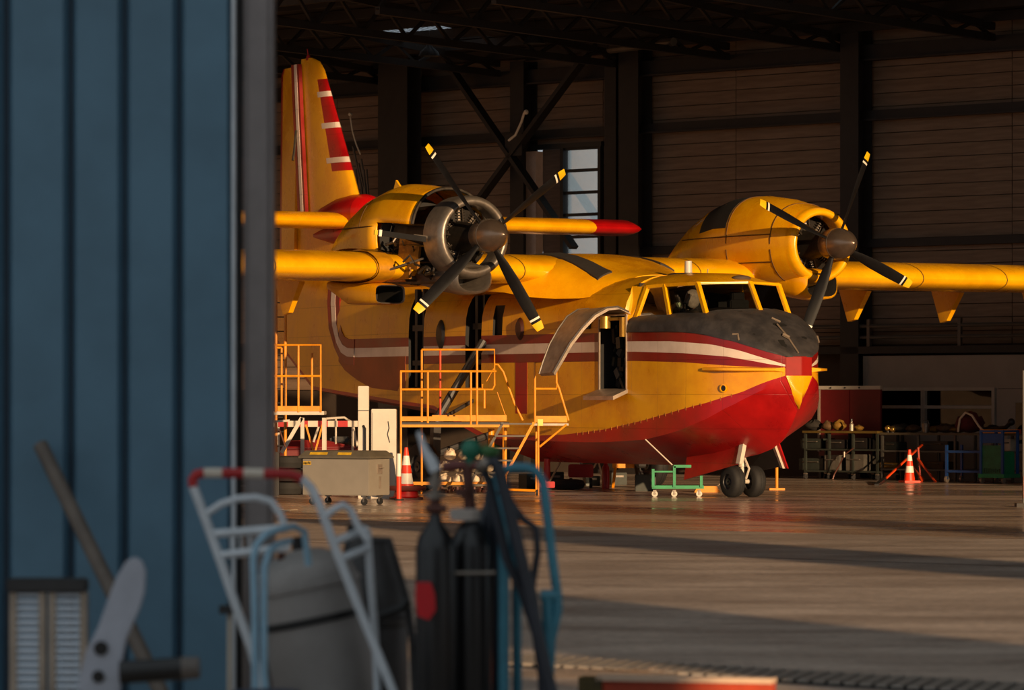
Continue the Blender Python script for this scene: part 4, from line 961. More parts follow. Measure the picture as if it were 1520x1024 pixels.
a, b = q(594, 629), q(756, 629); wb_(MB().box(((a.x+b.x)/2, (Ya+Yb)/2, a.z), (b.x-a.x, Yb-Ya, .06)), 'deck', DGREY, t, 0)
a, b = q(594, 632), q(756, 632); wb_(MB().box(((a.x+b.x)/2, Ya-.02, a.z), (b.x-a.x, .04, .05)), 'edge_beam', ORAIL, t, 0)
for u, Y in ((750, Ya), (748, Yb)): wb_(MB().tube([q(u, 632, Y), gz(u, Y)], .03, 8), 'leg', ORAIL, t)
a, b = gz(595, Ya), gz(750, Ya); wb_(MB().bar((a.x, Ya, .22), (b.x, Ya, .22), .06), 'base_rail', ORAIL, t, 0)
wb_(MB().cyl(q(729, 636, Yb), q(729, 664, Yb), .06, None, 12), 'jack_tube', ORAIL, t)
# steps
t = thing('access_steps', 'steep orange steps with grey treads leading up to the long work platform', 'steps', ground(745, 592+CH*F/74.2))
Ys = 74.0
q = lambda u, v, Y=Ys: at(u, v, Y)
for dy, u0 in ((0, 0), (.0, -46)):
    a = q(792+u0, 628); b = q(792+u0-58, 736); wb_(MB().bar((a.x, Ys+.0, a.z), (b.x, Ys-.55, .02), .05, .10, up=(0, 1, 0)), 'stringer', ORAIL if u0 == 0 else PIPE, t, 0)
for i in range(6):
    v = 629+i*18; k = i*18/108; a = q(744-58*k, v); b = q(790-58*k, v); wb_(MB().box(((a.x+b.x)/2, Ys-.55*k, a.z), (b.x-a.x, .24, .03)), 'tread', PIPE, t, 0)
# right stand
Yr, Yr2 = 74.9, 75.7
q = lambda u, v, Y=Yr: at(u, v, Y)
t = thing('work_stand', 'narrow orange work stand with braced platform beside the crew door', 'platform', ground(810, 592+CH*F/75.3))
rail_set(t, [[q(794, 628), q(794, 538), q(826, 538), q(826, 568), q(830, 577), q(844, 624)], [q(794, 577), q(826, 577), q(827, 568)], [q(799, 628), gz(799, Yr)], [q(841, 630), q(801, 663)], [q(794, 538, Yr2), q(794, 628, Yr2)], [q(796, 628, Yr2), gz(796, Yr2)]], ORAIL)
a, b = q(794, 617), q(842, 627); wb_(MB().box(((a.x+b.x)/2, Yr, (a.z+b.z)/2), (b.x-a.x, .02, .12)), 'toe_board', ORAIL, t, 0)
a, b = q(792, 630), q(844, 630); wb_(MB().box(((a.x+b.x)/2, (Yr+Yr2)/2, a.z), (b.x-a.x, Yr2-Yr, .04)), 'deck', ALU, t, 0)
a = q(802, 627); wb_(MB().box((a.x, Yr-.015, a.z), (.10, .01, .12)), 'sign_plate', mat('pale_yellow_plate', (240, 212, 110), .5), t, 0)
g0 = gz(797, Yr-.05); wb_(MB().cyl((g0.x-.02, g0.y, .05), (g0.x+.02, g0.y, .05), .05, None, 14), 'castor_wheel', RUB, t)
rail_set(t, [[(g0.x, g0.y, .08), (g0.x-.6, g0.y+.1, .10)]], ORAIL, .025, 'base_rail')

# green trolley under the bow
Yg, Yg2 = 73.3, 73.9
t = thing('trolley', 'small green steel trolley on castors under the bow', 'trolley', ground(1005, 737))
q = lambda u, v, Y=Yg: at(u, v, Y)
a, b = q(968, 723), q(1045, 723); wb_(MB().box(((a.x+b.x)/2, (Yg+Yg2)/2, a.z), (b.x-a.x, Yg2-Yg, .06)), 'deck', GREENM, t, 0)
for u, v in ((969.5, 696), (1001, 692), (1041, 706)): 
    a = q(u, v); b = q(u, 723); wb_(MB().bar(a, b, .05), 'post', GREENM, t, 0)
a, b = q(1000, 692), q(1026, 692); wb_(MB().bar(a, b, .05), 'top_rail', GREENM, t, 0)
a, b = q(970, 700), q(1001, 700); wb_(MB().bar(a, b, .03), 'top_rail', GREENM, t, 0)
for u in (972, 1001, 1038):
    a = q(u, 730); m = MB(); m.box((a.x, Yg+.05, .115), (.06, .05, .03)); m.box((a.x, Yg+.02, .08), (.025, .006, .08)); c_ = wb_(m, 'castor', STEEL, t, 0); wb_(MB().lathe([(-.02, .02), (-.02, .055), (.02, .055), (.02, .02)], (a.x, Yg+.05, .058), (0, 1, 0), 16), 'castor_wheel', WHITEM, c_)
m = MB(); m.tube([(q(958, 652)), (q(998, 690))], .012, 6); o = wb_(m, 'tie_rod', WHITEM, plane) if False else m.build('tie_rod', WHITEM); tag(o, 'thin pale tie rod slanting from the hull down to the green trolley', 'rod')

# ------------------------------------------------------------------ clutter under and behind the hull
def lump(name, label, cat, loc, size, mt, seed, group=None, par=None):
    rnd = random.Random(seed); m = MB(); m.ball((0, 0, size[2]*.5), .5, 14, 9, sc=size)
    m.v = [(x*(1+rnd.uniform(-.16, .16)), y*(1+rnd.uniform(-.16, .16)), max(0.0, z*(1+rnd.uniform(-.18, .18)))) for x, y, z in m.v]
    o = m.build(name, mt, par, 60, loc=loc)
    if par is None: tag(o, label, cat, group)
    return o
def gy(u, Y): return Vector(((u-760)/F*Y, Y, 0))
t = thing('floor_jack', 'red hydraulic floor jack under the hull behind the right work stand', 'jack', gy(812, 78.5))
MB().box((0, 0, .12), (.3, .5, .12)).build('base', REDM, t, 0, bevel=.01); MB().cyl((0, 0, .18), (0, 0, .62), .07, .06, 12).build('ram', REDM, t); MB().tube([(.05, -.2, .18), (.25, -.35, .55)], .018, 6).build('handle', STEEL, t)
t = thing('spare_tyre', 'black tyre lying flat on the floor under the hull', 'tyre', gy(843, 79.5)); MB().lathe([(0, .2), (.02, .3), (.1, .34), (.18, .3), (.2, .2), (.1, .17), (0, .2)], (0, 0, 0), (0, 0, 1), 24).build('tread', RUB, t, 40); MB().cyl((0, 0, .06), (0, 0, .12), .17, None, 16).build('rim', DGREY, t)
t = thing('red_pump', 'red wheeled pump unit under the hull right of the lying tyre', 'pump', gy(862, 81)); MB().box((0, 0, .34), (.5, .4, .26)).build('body', REDM, t, 0, bevel=.02); MB().cyl((0, -.1, .47), (0, -.1, .62), .05).build('filler', ALU, t)
for x in (-.2, .2): MB().cyl((x-.03, -.15, .1), (x+.03, -.15, .1), .1, None, 14).build('wheel', RUB, t)
MB().tube([(.25, 0, .4), (.35, -.1, .55), (.4, -.25, .3), (.5, -.3, .02)], .02, 6).build('hose', CREAM, t)
t = thing('fire_extinguisher', 'red fire extinguisher on the floor under the hull', 'extinguisher', gy(899, 80)); MB().lathe([(0, .0), (0, .075), (.42, .075), (.48, .04), (.52, .03), (.52, 0)], (0, 0, 0), (0, 0, 1), 16).build('body', REDM, t); MB().box((0, 0, .54), (.12, .03, .04)).build('valve', BLK, t, 0)
t = thing('trestle', 'low yellow trestle under the hull left of the green trolley', 'trestle', gy(932, 81)); MB().box((0, 0, .44), (.62, .1, .09)).build('beam', ORAIL, t, 0)
for x in (-.25, .25):
    for y in (-.15, .15): MB().bar((x, y*.2, .42), (x+(.05 if x > 0 else -.05), y, 0), .04).build('leg', ORAIL, t, 0)
t = thing('tool_box', 'dark green tool box on the floor behind the green trolley', 'box', gy(958, 78)); MB().box((0, 0, .16), (.4, .3, .32)).build('body', TOOLD, t, 0, bevel=.01); MB().tube([(-.12, 0, .32), (-.12, 0, .37), (.12, 0, .37), (.12, 0, .32)], .012, 6).build('handle', STEEL, t)
t = thing('wheel_chock', 'yellow wheel chock on the floor behind the nose wheels', 'chock', gy(1050, 77)); MB().prism([(-.25, 0, 0), (.25, 0, 0), (.18, 0, .12), (-.18, 0, .12)], (0, .2, 0)).build('block', ORAIL, t, 0); MB().tube([(.2, .1, .12), (.3, .1, .2), (.4, .1, .02)], .012, 6).build('rope', CREAM, t)
t = thing('yellow_stand', 'thin yellow support stand behind the nose wheel door', 'stand', gy(1153, 79)); MB().cyl((0, 0, 0), (0, 0, .55), .03).build('post', ORAIL, t); MB().box((0, 0, .02), (.3, .3, .04)).build('foot', ORAIL, t, 0)
for i, (u, Y, w_, h_) in enumerate(((826, 82, .3, .3), (878, 83, .3, .2), (915, 84, .35, .25), (785, 80, .3, .3))):
    t = thing('crate', ['dark crate under the hull nearest the floor jack', 'dark low crate under the hull behind the red pump unit', 'dark wide crate under the hull behind the yellow trestle', 'dark crate behind the foot of the right work stand'][i], 'crate', gy(u, Y), .2*i, 'dark crates under the hull')
    MB().box((0, 0, h_/2), (w_, .3, h_)).build('body', TOOLD, t, 0, bevel=.008); MB().box((0, -.16, h_*.7), (w_*.5, .02, .04)).build('handle', STEEL, t, 0)
# white sacks on a pallet beneath the long platform
pal = thing('pallet', 'wooden pallet under the long platform carrying cream sacks', 'pallet', gy(692, 77.0))
for i in range(5): MB().box((0, -.4+i*.2, .13), (1.1, .12, .03)).build('board', BROWN, pal, 0)
for x in (-.5, 0, .5): MB().box((x, 0, .06), (.1, .92, .11)).build('bearer', BROWN, pal, 0)
k = 0
for r_ in range(3):
    for c_ in range(4-(r_ == 2)):
        base = gy(692, 77.0); p = base+Vector((-.40+c_*.27+.1*(r_ == 2), -.28+.05*r_, .145+r_*.235))
        lump('sack', 'cream sack in the %s layer on the pallet, %s' % (('bottom', 'middle', 'top')[r_], ('leftmost', 'second from the left', 'third from the left', 'rightmost')[c_]), 'sack', p, (.245, .30, .2), CREAM, 50+k, 'cream sacks on the pallet'); k += 1
m = MB(); 
for i in range(40): m.box((gy(692, 76.2).x+random.uniform(-.5, .5), 76.2+random.uniform(-.2, .1), .03+random.uniform(0, .08)), (.07, .04, .06), Matrix.Rotation(random.uniform(0, 3), 3, 'Z'))
o = m.build('loose_links', COPPER, None, 0); o['kind'] = 'stuff'; tag(o, 'heap of small coppery links on the floor before the pallet', 'links')
# tow tractor, barrier bar, tyres and trestle at the left
t = thing('tow_tractor', 'red tow tractor with pale tubular windscreen frame behind the grey bin', 'tractor', gy(487, 83))
MB().loft([[(-.95, -.5, .3), (.6, -.5, .3), (.6, .5, .3), (-.95, .5, .3)], [(-.95, -.5, .75), (.6, -.5, .8), (.6, .5, .8), (-.95, .5, .75)], [(-.85, -.42, .92), (-.1, -.42, .95), (-.1, .42, .95), (-.85, .42, .92)]], True, True, True).build('body', mat('red_enamel_shaded', (118, 14, 14), .45, 0, .3, 4), t, 20, bevel=.02)  # body red darkened to carry the shade that does not fall here
MB().tube([(-.28, -.45, .9), (-.16, -.45, 1.25), (.0, -.45, 1.38), (.35, -.45, 1.40), (.52, -.45, 1.30), (.62, -.45, .8)], .025, 8).build('windscreen_frame', WHITEM, t); MB().tube([(.18, -.45, 1.39), (.18, -.45, .85)], .02, 6).build('frame_post', WHITEM, t)
MB().box((.25, 0, .95), (.4, .6, .12)).build('seat', BLK, t, 0, bevel=.03)
for x in (-.65, .35):
    for y in (-.5, .5): MB().lathe([(-.08, .12), (-.08, .25), (-.05, .28), (.05, .28), (.08, .25), (.08, .12)], (x, y, .28), (0, 1, 0), 20).build('wheel', RUB, t, 40)
t = thing('barrier_bar', 'red and white striped barrier bar behind the left work platform', 'barrier', gy(465, 79.8))
a, b = at(398, 629, 79.8), at(531, 629, 79.8); n = 9
for i in range(n):
    x0 = a.x+(b.x-a.x)*i/n; x1 = a.x+(b.x-a.x)*(i+1)/n; wb_(MB().box(((x0+x1)/2, 79.8, a.z), (x1-x0, .05, .12)), 'red_stripe' if i % 2 else 'white_stripe', REDM if i % 2 else WHITEM, t, 0)
for x in (a.x+.2, b.x-.1): wb_(MB().bar((x, 79.85, 0), (x, 79.85, a.z), .05), 'post', WHITEM, t, 0)
t = thing('folding_trestle', 'crossed yellow trestle legs under the left work platform', 'trestle', gy(467, 78.2))
wb_(MB().bar(at(454, 630, 78.2), gy(482, 78.2)+Vector((0, 0, 0)), .035), 'leg', ORAIL, t, 0); wb_(MB().bar(at(479, 630, 78.25), gy(452, 78.25), .035), 'leg', ORAIL, t, 0)
for i, (u, Y, z) in enumerate(((428, 75.2, 0), (428, 75.2, .24), (428, 75.2, .48))):
    t = thing('tyre', 'black tyre left of the grey bin, %s of the pile' % ('lowest', 'middle one', 'topmost')[i], 'tyre', gy(u, Y)+Vector((0, 0, z)), 0, 'tyres piled left of the bin'); MB().lathe([(0, .2), (.02, .33), (.12, .37), (.22, .33), (.24, .2), (.12, .18), (0, .2)], (0, 0, 0), (0, 0, 1), 24).build('tread', RUB, t, 40)
t = thing('control_box', 'dark control box on a post left of the pile of tyres', 'box', gy(408, 74.5)); MB().box((0, 0, .4), (.16, .2, .8)).build('body', BLK, t, 0, bevel=.01); MB().tube([(0, -.1, .75), (-.1, -.2, 1.1), (.1, -.2, 1.2), (.2, -.1, .9)], .02, 6).build('cable', COPPER, t)
sc_ = MB().box((0, 0, .004), (.22, .12, .006), Matrix.Rotation(.3, 3, 'Z')).build('floor_mark', CREAM, None, 0, loc=ground(410, 756)); tag(sc_, 'leftmost pale letter-like mark on the floor before the bin', 'floor mark', 'pale floor marks')  # thin flat pieces stand in for pale unreadable floor marks
for u, v, l_ in ((420, 758.5, 'middle pale letter-like mark on the floor before the bin'), (431, 757, 'rightmost pale letter-like mark on the floor before the bin')):
    o = sc_.copy(); C.objects.link(o); o.location = ground(u, v); o.rotation_euler = (0, 0, u); o['label'] = l_

# ------------------------------------------------------------------ benches along the back wall
def wthing(name, label, cat, u, d, z=0, group=None):
    s = ws(u, d); p = wl(s, d, z); return thing(name, label, cat, p, ANG, group)
def bench(name, label, u0, u1, d, zt, shelves, mt, top, castors, nleg):
    s0, s1 = ws(u0, d), ws(u1, d); L_ = s1-s0; t = thing(name, label, 'workbench', wl((s0+s1)/2, d, 0), ANG)
    MB().box((0, .4, zt), (L_, .85, .05)).build('worktop', top, t, 0)
    for z in shelves: MB().box((0, .4, z), (L_-.04, .8, .035)).build('shelf', mt, t, 0)
    for i in range(nleg):
        x = -L_/2+.04+(L_-.08)*i/(nleg-1)
        for y in (.04, .78):
            z0 = .12 if castors else 0
            MB().box((x, y, (z0+zt)/2), (.05, .05, zt-z0)).build('leg', mt, t, 0)
            if castors:
                c = MB().box((x, y, .12), (.07, .06, .03)).build('castor', STEEL, t, 0); MB().lathe([(-.02, .01), (-.02, .06), (.02, .06), (.02, .01)], (x, y, .06), (1, 0, 0), 14).build('castor_wheel', DGREY, c)
    return t
MATY = mat('ochre_top', (92, 70, 18), .6, 0, .3, 5)
bench('workbench', 'dark wheeled workbench with ochre top under the red panel', 1192, 1303, 2.6, 1.05, (.66, .18), TOOLD, MATY, True, 4)
bench('workbench', 'long grey workbench with two shelves before the office windows', 1306, 1530, 2.5, 1.02, (.64, .24), mat('bench_grey', (92, 88, 82), .5, .3), mat('bench_top', (96, 84, 64), .55, 0, .3, 5), False, 5)
t = wthing('screen', 'large red panel with white top edge standing behind the dark workbench', 'screen', 1262, 1.45)
hw2 = (ws(1308, 1.45)-ws(1215, 1.45))/2
for x, w in ((-hw2/2, hw2-.01), (hw2/2, hw2-.01)): MB().box((x, 0, 1.25), (w, .06, 1.5)).build('red_sheet', mat('deep_red_sheet', (112, 8, 14), .5, 0, .2, 3), t, 0, bevel=.01)
MB().box((0, -.01, 2.03), (2*hw2, .09, .08)).build('white_edge', WHITEM, t, 0); MB().box((-hw2+.03, -.04, 1.3), (.06, .03, 1.4)).build('grey_post', FAS, t, 0)
m = MB()
for x in (-.5, -.1, .3): m.cyl((x, -.06, 2.03), (x, -.075, 2.03), .02, None, 8)
m.build('stud', DGREY, t); MB().bar((-hw2, .0, .25), (hw2, .0, .25), .08).build('foot_rail', DGREY, t, 0)
for x in (-hw2+.05, hw2-.05): MB().bar((x, 0, 0), (x, 0, .5), .08).build('foot', DGREY, t, 0)
HC = mat('ochre_cloth', (132, 94, 18), .8, 0, .4, 9); HD = mat('dark_cloth', (42, 36, 30), .85, 0, .4, 9); HR = mat('maroon_cloth', (96, 28, 22), .85, 0, .4, 9)
def onb(u, d=2.15, z=1.08): return wl(ws(u, d), d, z)
for i, (nm, lb, ct, u, sz, mt) in enumerate((
    ('folded_cover', 'dark folded cover at the left end of the dark workbench', 'cover', 1209, (.4, .4, .22), HD), ('folded_cover', 'brown folded cover beside the dark cover on the workbench', 'cover', 1229, (.3, .4, .2), BROWN),
    ('folded_cover', 'ochre domed cover on the dark workbench before the red panel', 'cover', 1245, (.32, .32, .22), HC), ('folded_cover', 'small ochre cloth right of the bottle on the dark workbench', 'cover', 1275, (.22, .25, .12), HC),
    ('cloth_heap', 'dark cloth heap at the left end of the long workbench', 'cloth', 1338, (.5, .4, .18), HD), ('cloth_heap', 'brown cloth heap on the long workbench left of the bucket', 'cloth', 1356, (.35, .3, .16), BROWN),
    ('cloth_heap', 'ochre cloth on the long workbench right of the bucket', 'cloth', 1386, (.3, .3, .14), HC), ('cloth_heap', 'brown crumpled cloth in the middle of the long workbench', 'cloth', 1404, (.4, .3, .18), BROWN),
    ('cloth_heap', 'ochre flat cloth left of the maroon jacket on the workbench', 'cloth', 1421, (.36, .3, .12), HC), ('jacket', 'maroon jacket heaped on the long workbench', 'jacket', 1440, (.62, .4, .42), HR),
    ('cloth_heap', 'dark cloth heap right of the maroon jacket', 'cloth', 1474, (.5, .35, .16), HD))):
    p = onb(u); p.z = 1.075 if u < 1304 else 1.047; o = lump(nm, lb, ct, p, sz, mt, 90+i, None)
t = thing('bottle', 'grey bottle on the dark workbench before the red panel', 'bottle', onb(1264, 2.4, 1.077), ANG); MB().lathe([(0, 0), (0, .05), (.14, .05), (.18, .02), (.2, .02)], (0, 0, 0), (0, 0, 1), 14).build('body', ALU, t); MB().cyl((0, 0, .2), (0, 0, .26), .024, None, 10).build('cap', BLK, t)
BRS = mat('polished_brass', (236, 190, 100), .18, .9)
for i, (u, z, lb) in enumerate(((1318, .09, 'brass lamp fitting at the left end of the long workbench'), (1325, .07, 'second brass fitting beside the first on the long workbench'))):
    t = thing('brass_fitting', lb, 'fitting', onb(u, 2.45, 1.047), ANG); MB().ball((0, 0, z), .07, 12, 8).build('bulb', BRS, t); MB().cyl((0, 0, 0), (0, 0, .06), .04, None, 10).build('base', DGREY, t)
t = thing('bucket', 'silver bucket on the long workbench before the window mullion', 'bucket', onb(1374, 2.4, 1.047), ANG); MB().lathe([(0, 0), (0, .07), (.2, .09), (.2, .075), (.02, .06)], (0, 0, 0), (0, 0, 1), 18).build('pail', STEEL, t); MB().tube([(-.085, 0, .19), (-.06, 0, .27), (.06, 0, .27), (.085, 0, .19)], .008, 6).build('handle', STEEL, t)
t = thing('pale_hose', 'pale bent hose arched over the maroon jacket', 'hose', onb(1436, 2.42, 1.047), ANG); MB().tube([(-.25, 0, .02), (-.2, 0, .3), (-.05, 0, .44), (.12, 0, .38), (.3, 0, .15), (.45, 0, .02)], .025, 8).build('tube', CREAM, t)
t = thing('grinder', 'black power tool lying on the long workbench near the door', 'tool', onb(1487, 2.4, 1.047), ANG); MB().tube([(-.35, 0, .06), (.1, 0, .12), (.22, 0, .22)], .05, 8).build('body', BLK, t); MB().ball((.25, 0, .24), .08, 10, 7).build('head', BLK, t)
t = thing('steel_bar', 'orange painted bar lying along the right end of the bench', 'bar', onb(1484, 2.58, 1.047), ANG); MB().box((0, -.0, .04), (1.0, .08, .08)).build('body', ORAIL, t, 0); MB().box((.51, 0, .04), (.02, .09, .09)).build('end_plate', ORED, t, 0)
def onshelf(u, d, z, lb, nm, ct, sz, mt, extra=None):
    t = thing(nm, lb, ct, wl(ws(u, d), d, z), ANG); MB().box((0, 0, sz[2]/2), sz).build('body', mt, t, 0, bevel=.01)
    MB().tube([(-sz[0]*.3, -sz[1]/2-.005, sz[2]*.7), (-sz[0]*.3, -sz[1]/2-.04, sz[2]*.7), (sz[0]*.3, -sz[1]/2-.04, sz[2]*.7), (sz[0]*.3, -sz[1]/2-.005, sz[2]*.7)], .012, 6).build('handle', STEEL, t)
    return t
GM = mat('grey_machine', (98, 92, 84), .45, .3, .3, 6)
for u, d, z, lb, nm, ct, sz, mt in ((1214, 2.2, .68, 'dark case on the middle shelf, left end of the dark workbench', 'tool_case', 'case', (.6, .5, .22), TOOLD), (1250, 2.2, .68, 'black case in the centre of the dark workbench middle shelf', 'tool_case', 'case', (.55, .5, .2), BLK), (1286, 2.2, .68, 'black case at the right end of the dark workbench middle shelf', 'tool_case', 'case', (.4, .5, .24), BLK),
    (1214, 2.2, .20, 'dark green case on the bottom shelf of the dark workbench', 'tool_case', 'case', (.7, .5, .26), TOOLD), (1245, 2.3, .20, 'grey machine housing on the bottom shelf of the dark workbench', 'machine', 'machine', (.42, .5, .34), GM), (1279, 2.3, .20, 'second grey machine housing on the bottom shelf, right end', 'machine', 'machine', (.5, .5, .36), GM),
    (1330, 2.1, .66, 'green case on the middle shelf of the long workbench', 'tool_case', 'case', (.3, .4, .18), TOOLD), (1393, 2.1, .66, 'dark case on the middle shelf behind the cone', 'tool_case', 'case', (.8, .4, .2), BLK), (1325, 2.1, .26, 'ochre box on the bottom shelf of the long workbench', 'box', 'box', (.5, .35, .12), HC), (1392, 2.1, .26, 'brown box on the bottom shelf left of the blue cart', 'box', 'box', (.6, .4, .16), BROWN), (1500, 2.1, .66, 'cream box on the middle shelf near the office door', 'box', 'box', (.2, .3, .26), CREAM)):
    onshelf(u, d, z, lb, nm, ct, sz, mt)
t = thing('orange_lamp_cord', 'orange inspection lead hanging from the dark workbench to the floor', 'lead', wl(ws(1245, 2.75), 2.75, 0), ANG); MB().tube([(.35, .08, .7), (.15, 0, .55), (.02, -.02, .3), (-.1, -.03, .12), (-.12, -.06, .012)], .016, 6).build('cable', COPPER, t); MB().cyl((.15, -.0, .50), (.15, -.0, .62), .03).build('lamp_head', STEEL, t)
# blue and green carts before the bench
d = 3.55
t = wthing('blue_cart', 'blue steel shelf cart before the long workbench', 'cart', 1430, d); w = ws(1456, d)-ws(1404, d)
for z in (.24, .66): MB().box((0, .3, z), (w, .6, .05)).build('shelf', BLUEM, t, 0)
for x in (-w/2, w/2):
    for y in (.03, .57):
        MB().box((x, y, .44), (.05, .05, .72)).build('post', BLUEM, t, 0); c = MB().box((x, y, .12), (.06, .06, .03)).build('castor', STEEL, t, 0); MB().lathe([(-.02, .01), (-.02, .07), (.02, .07), (.02, .01)], (x, y, .07), (1, 0, 0), 14).build('castor_wheel', ALU, c)
t = wthing('green_bin_cart', 'green and blue wheeled bin cart right of the blue cart', 'cart', 1471, d+.15); w = ws(1487, d)-ws(1455, d)
MB().box((0, .3, .16), (w+.1, .6, .08)).build('base', GREENM, t, 0)
for x in (-w/2, w/2):
    for y in (.03, .57): MB().box((x, y, .65), (.05, .05, .95)).build('post', BLUEM, t, 0)
MB().box((0, .05, .50), (w-.06, .03, .60)).build('front_sheet', mat('green_sheet', (42, 110, 74), .45, 0, .3, 5), t, 0); MB().box((0, .3, .42), (w-.08, .46, .5)).build('tub', GREENM, t, 0, bevel=.02); MB().box((0, .05, .95), (w, .04, .2)).build('blue_plate', BLUEM, t, 0); MB().box((0, .3, 1.1), (w+.05, .6, .04)).build('top', BLUEM, t, 0)
m = MB()
for i in range(9): m.box((-w/2+.08+i*(w-.16)/8, .03, .27), (.012, .01, random.uniform(.04, .12)))
o = m.build('grille_marks', BLK, t, 0); o['kind'] = 'stuff'
for x in (-w/2, w/2): MB().lathe([(-.02, .01), (-.02, .06), (.02, .06), (.02, .01)], (x, .06, .06), (1, 0, 0), 14).build('castor_wheel', ALU, t)
# red folding barrier before the benches
t = thing('folding_barrier', 'red folding barrier frame leaning behind the small cone', 'barrier', ground(1352, 715)+Vector((.0, .9, 0)))
Yt = 86.9
q = lambda u, v, Y=Yt: at(u, v, Y)
for a, b in (((1313, 712, 86.2), (1369, 660, 87.2)), ((1363, 664, 87.0), (1367, 714, 87.0)), ((1362, 680, 87.0), (1389, 715.5, 86.6)), ((1355, 690, 87.3), (1366, 708, 86.9))): wb_(MB().bar(at(*a), at(*b), .035), 'bar', ORED, t, 0)
a = ground(1308, 722); wb_(MB().bar((a.x, a.y+1.0, 0), (at(1313, 711, 86.2)), .09, .07), 'foot', BLK, t, 0); wb_(MB().bar(at(1366, 708, 87), at(1369, 715, 86.9), .08), 'foot', ORED, t, 0)
# odds and ends hanging near the wall
t = thing('bent_conduit', 'thin pale bent conduit on the diagonal brace near the tall window', 'conduit', wl(ws(768, 1.2), 1.2, 8.0)); 
wb_(MB().tube([wl(ws(755, 1.2), 1.2, 8.02), wl(ws(765, 1.2), 1.2, 8.14), wl(ws(774, 1.2), 1.2, 8.45), wl(ws(778, 1.2), 1.2, 8.66), wl(ws(782, 1.2), 1.2, 8.68)], .03, 6), 'tube', CREAM, t); wb_(MB().ball(wl(ws(781, 1.2), 1.2, 8.68), .06, 8, 6), 'end_cap', CREAM, t)
t = thing('hanging_cable', 'pale looped cable hanging by the wall right of the fin', 'cable', wl(ws(525, 1.0), 1.0, 8.4)); wb_(MB().tube([wl(ws(520, 1), 1, 8.85), wl(ws(523, 1), 1, 8.5), wl(ws(528, 1), 1, 8.2), wl(ws(535, 1), 1, 7.9)], .02, 6), 'lead', CREAM, t); wb_(MB().tube([wl(ws(519, 1), 1, 8.9), wl(ws(521, 1), 1, 8.95)], .05, 6), 'plug', CREAM, t)
m = MB()
for i in range(10): a = wl(ws(524+i*4, .9), .9, 7.9-.15*i+random.uniform(-.4, .4)); b = wl(ws(540+i*2, .9), .9, 5.4+random.uniform(0, 1)); m.tube([a, (a+b)/2+Vector((random.uniform(-.3, .3), 0, 0)), b], .03, 5)
o = m.build('pipe_bundle', PIPE, None); o['kind'] = 'stuff'; tag(o, 'bundle of dark pipes and leads on the wall right of the fin', 'pipes')
for u, z, lb in ((637, 10.0, 'dark bell shaped lamp hanging left under the roof'), (793, 10.1, 'dark bell shaped lamp hanging above the window under the roof')):
    p = wl(ws(u, 4.0), 4.0, z-.12); t = thing('pendant_lamp', lb, 'lamp', p, 0, 'pendant lamps'); MB().lathe([(.0, .26), (.10, .22), (.22, .08), (.32, .05), (.32, 0)], (0, 0, 0), (0, 0, 1), 18).build('shade', DGREY, t); MB().cyl((0, 0, .32), (0, 0, .6), .012, None, 6).build('rod', DGREY, t)

# ------------------------------------------------------------------ foreground
# striped hand truck
YF = 20.6
q = lambda u, v, Y=YF: at(u, v, Y)
t = thing('hand_truck', 'white tubular hand truck with red striped handle holding the grey tank', 'hand truck', (at(500, 592, YF).x, YF, 0))
hp = [(287, 722), (286, 712), (292, 704), (303, 702)]
rh = .024
wb_(MB().tube([q(*p) for p in hp], rh*1.1, 10), 'red_grip', REDM, t)
hs = [(303, 702), (330, 702), (362, 702), (392, 703), (413, 703)]
for i in range(4): wb_(MB().tube([q(*hs[i]), q(*hs[i+1])], rh*1.1, 10), 'white_grip' if i % 2 == 0 else 'red_grip', WHITEM if i % 2 == 0 else REDM, t)
wb_(MB().tube([q(413, 703), q(432, 704), q(448, 710)], rh*1.1, 10), 'red_grip', REDM, t)
wb_(MB().tube([q(448, 710), q(462, 724), q(474, 748), q(500, 820), q(540, 920), q(575, 1004), q(600, 1070, YF)], rh, 10), 'side_tube', LGREY, t)
wb_(MB().tube([q(287, 722), q(305, 770), q(330, 840), q(352, 905), q(372, 960), q(395, 1040), q(408, 1075)], rh, 10), 'side_tube', LGREY, t)
wb_(MB().tube([q(307, 762), q(328, 748), q(352, 740), q(380, 738), q(402, 744), q(416, 762), q(423, 782)], .02, 10), 'arch_bar', LGREY, t)
wb_(MB().tube([q(480, 768), q(496, 756), q(510, 749), q(520, 756), q(530, 778), q(545, 800)], .02, 10), 'arch_bar', LGREY, t)
for a, b, yy in (((318, 792), (425, 784), 0), ((328, 824), (430, 812), 0), ((496, 804), (545, 786), .1), ((505, 830), (548, 812), .1)): wb_(MB().tube([q(*a), q(*b, YF+yy)], .022, 8), 'cross_bar', LGREY, t)
for u in (342, 356, 370, 384): wb_(MB().tube([q(u, 790), q(u+2, 820)], .006, 6), 'rack_wire', LGREY, t)
wb_(MB().tube([q(545, 786, YF+.1), q(550, 860, YF+.1), q(556, 930, YF+.2), q(562, 1060, YF+.2)], .02, 8), 'rear_tube', LGREY, t)
wb_(MB().tube([q(548, 801, YF+.4), q(578, 802, YF+.4), q(586, 830, YF+.4), q(604, 892, YF+.4), q(612, 950, YF+.4), q(618, 1060, YF+.4)], .02, 8), 'rear_handle', DGREY, t)
wb_(MB().tube([q(560, 915, YF+.3), q(596, 902, YF+.3), q(606, 890, YF+.3)], .024, 8), 'lever', BLK, t)
a = q(408, 1075); b = q(600, 1070); wb_(MB().box(((a.x+b.x)/2, YF-.1, .04), (b.x-a.x, .45, .02)), 'toe_plate', LGREY, t, 0); wb_(MB().cyl((a.x-.1, YF+.25, .14), (b.x+.1, YF+.25, .14), .02, None, 8), 'axle', STEEL, t)
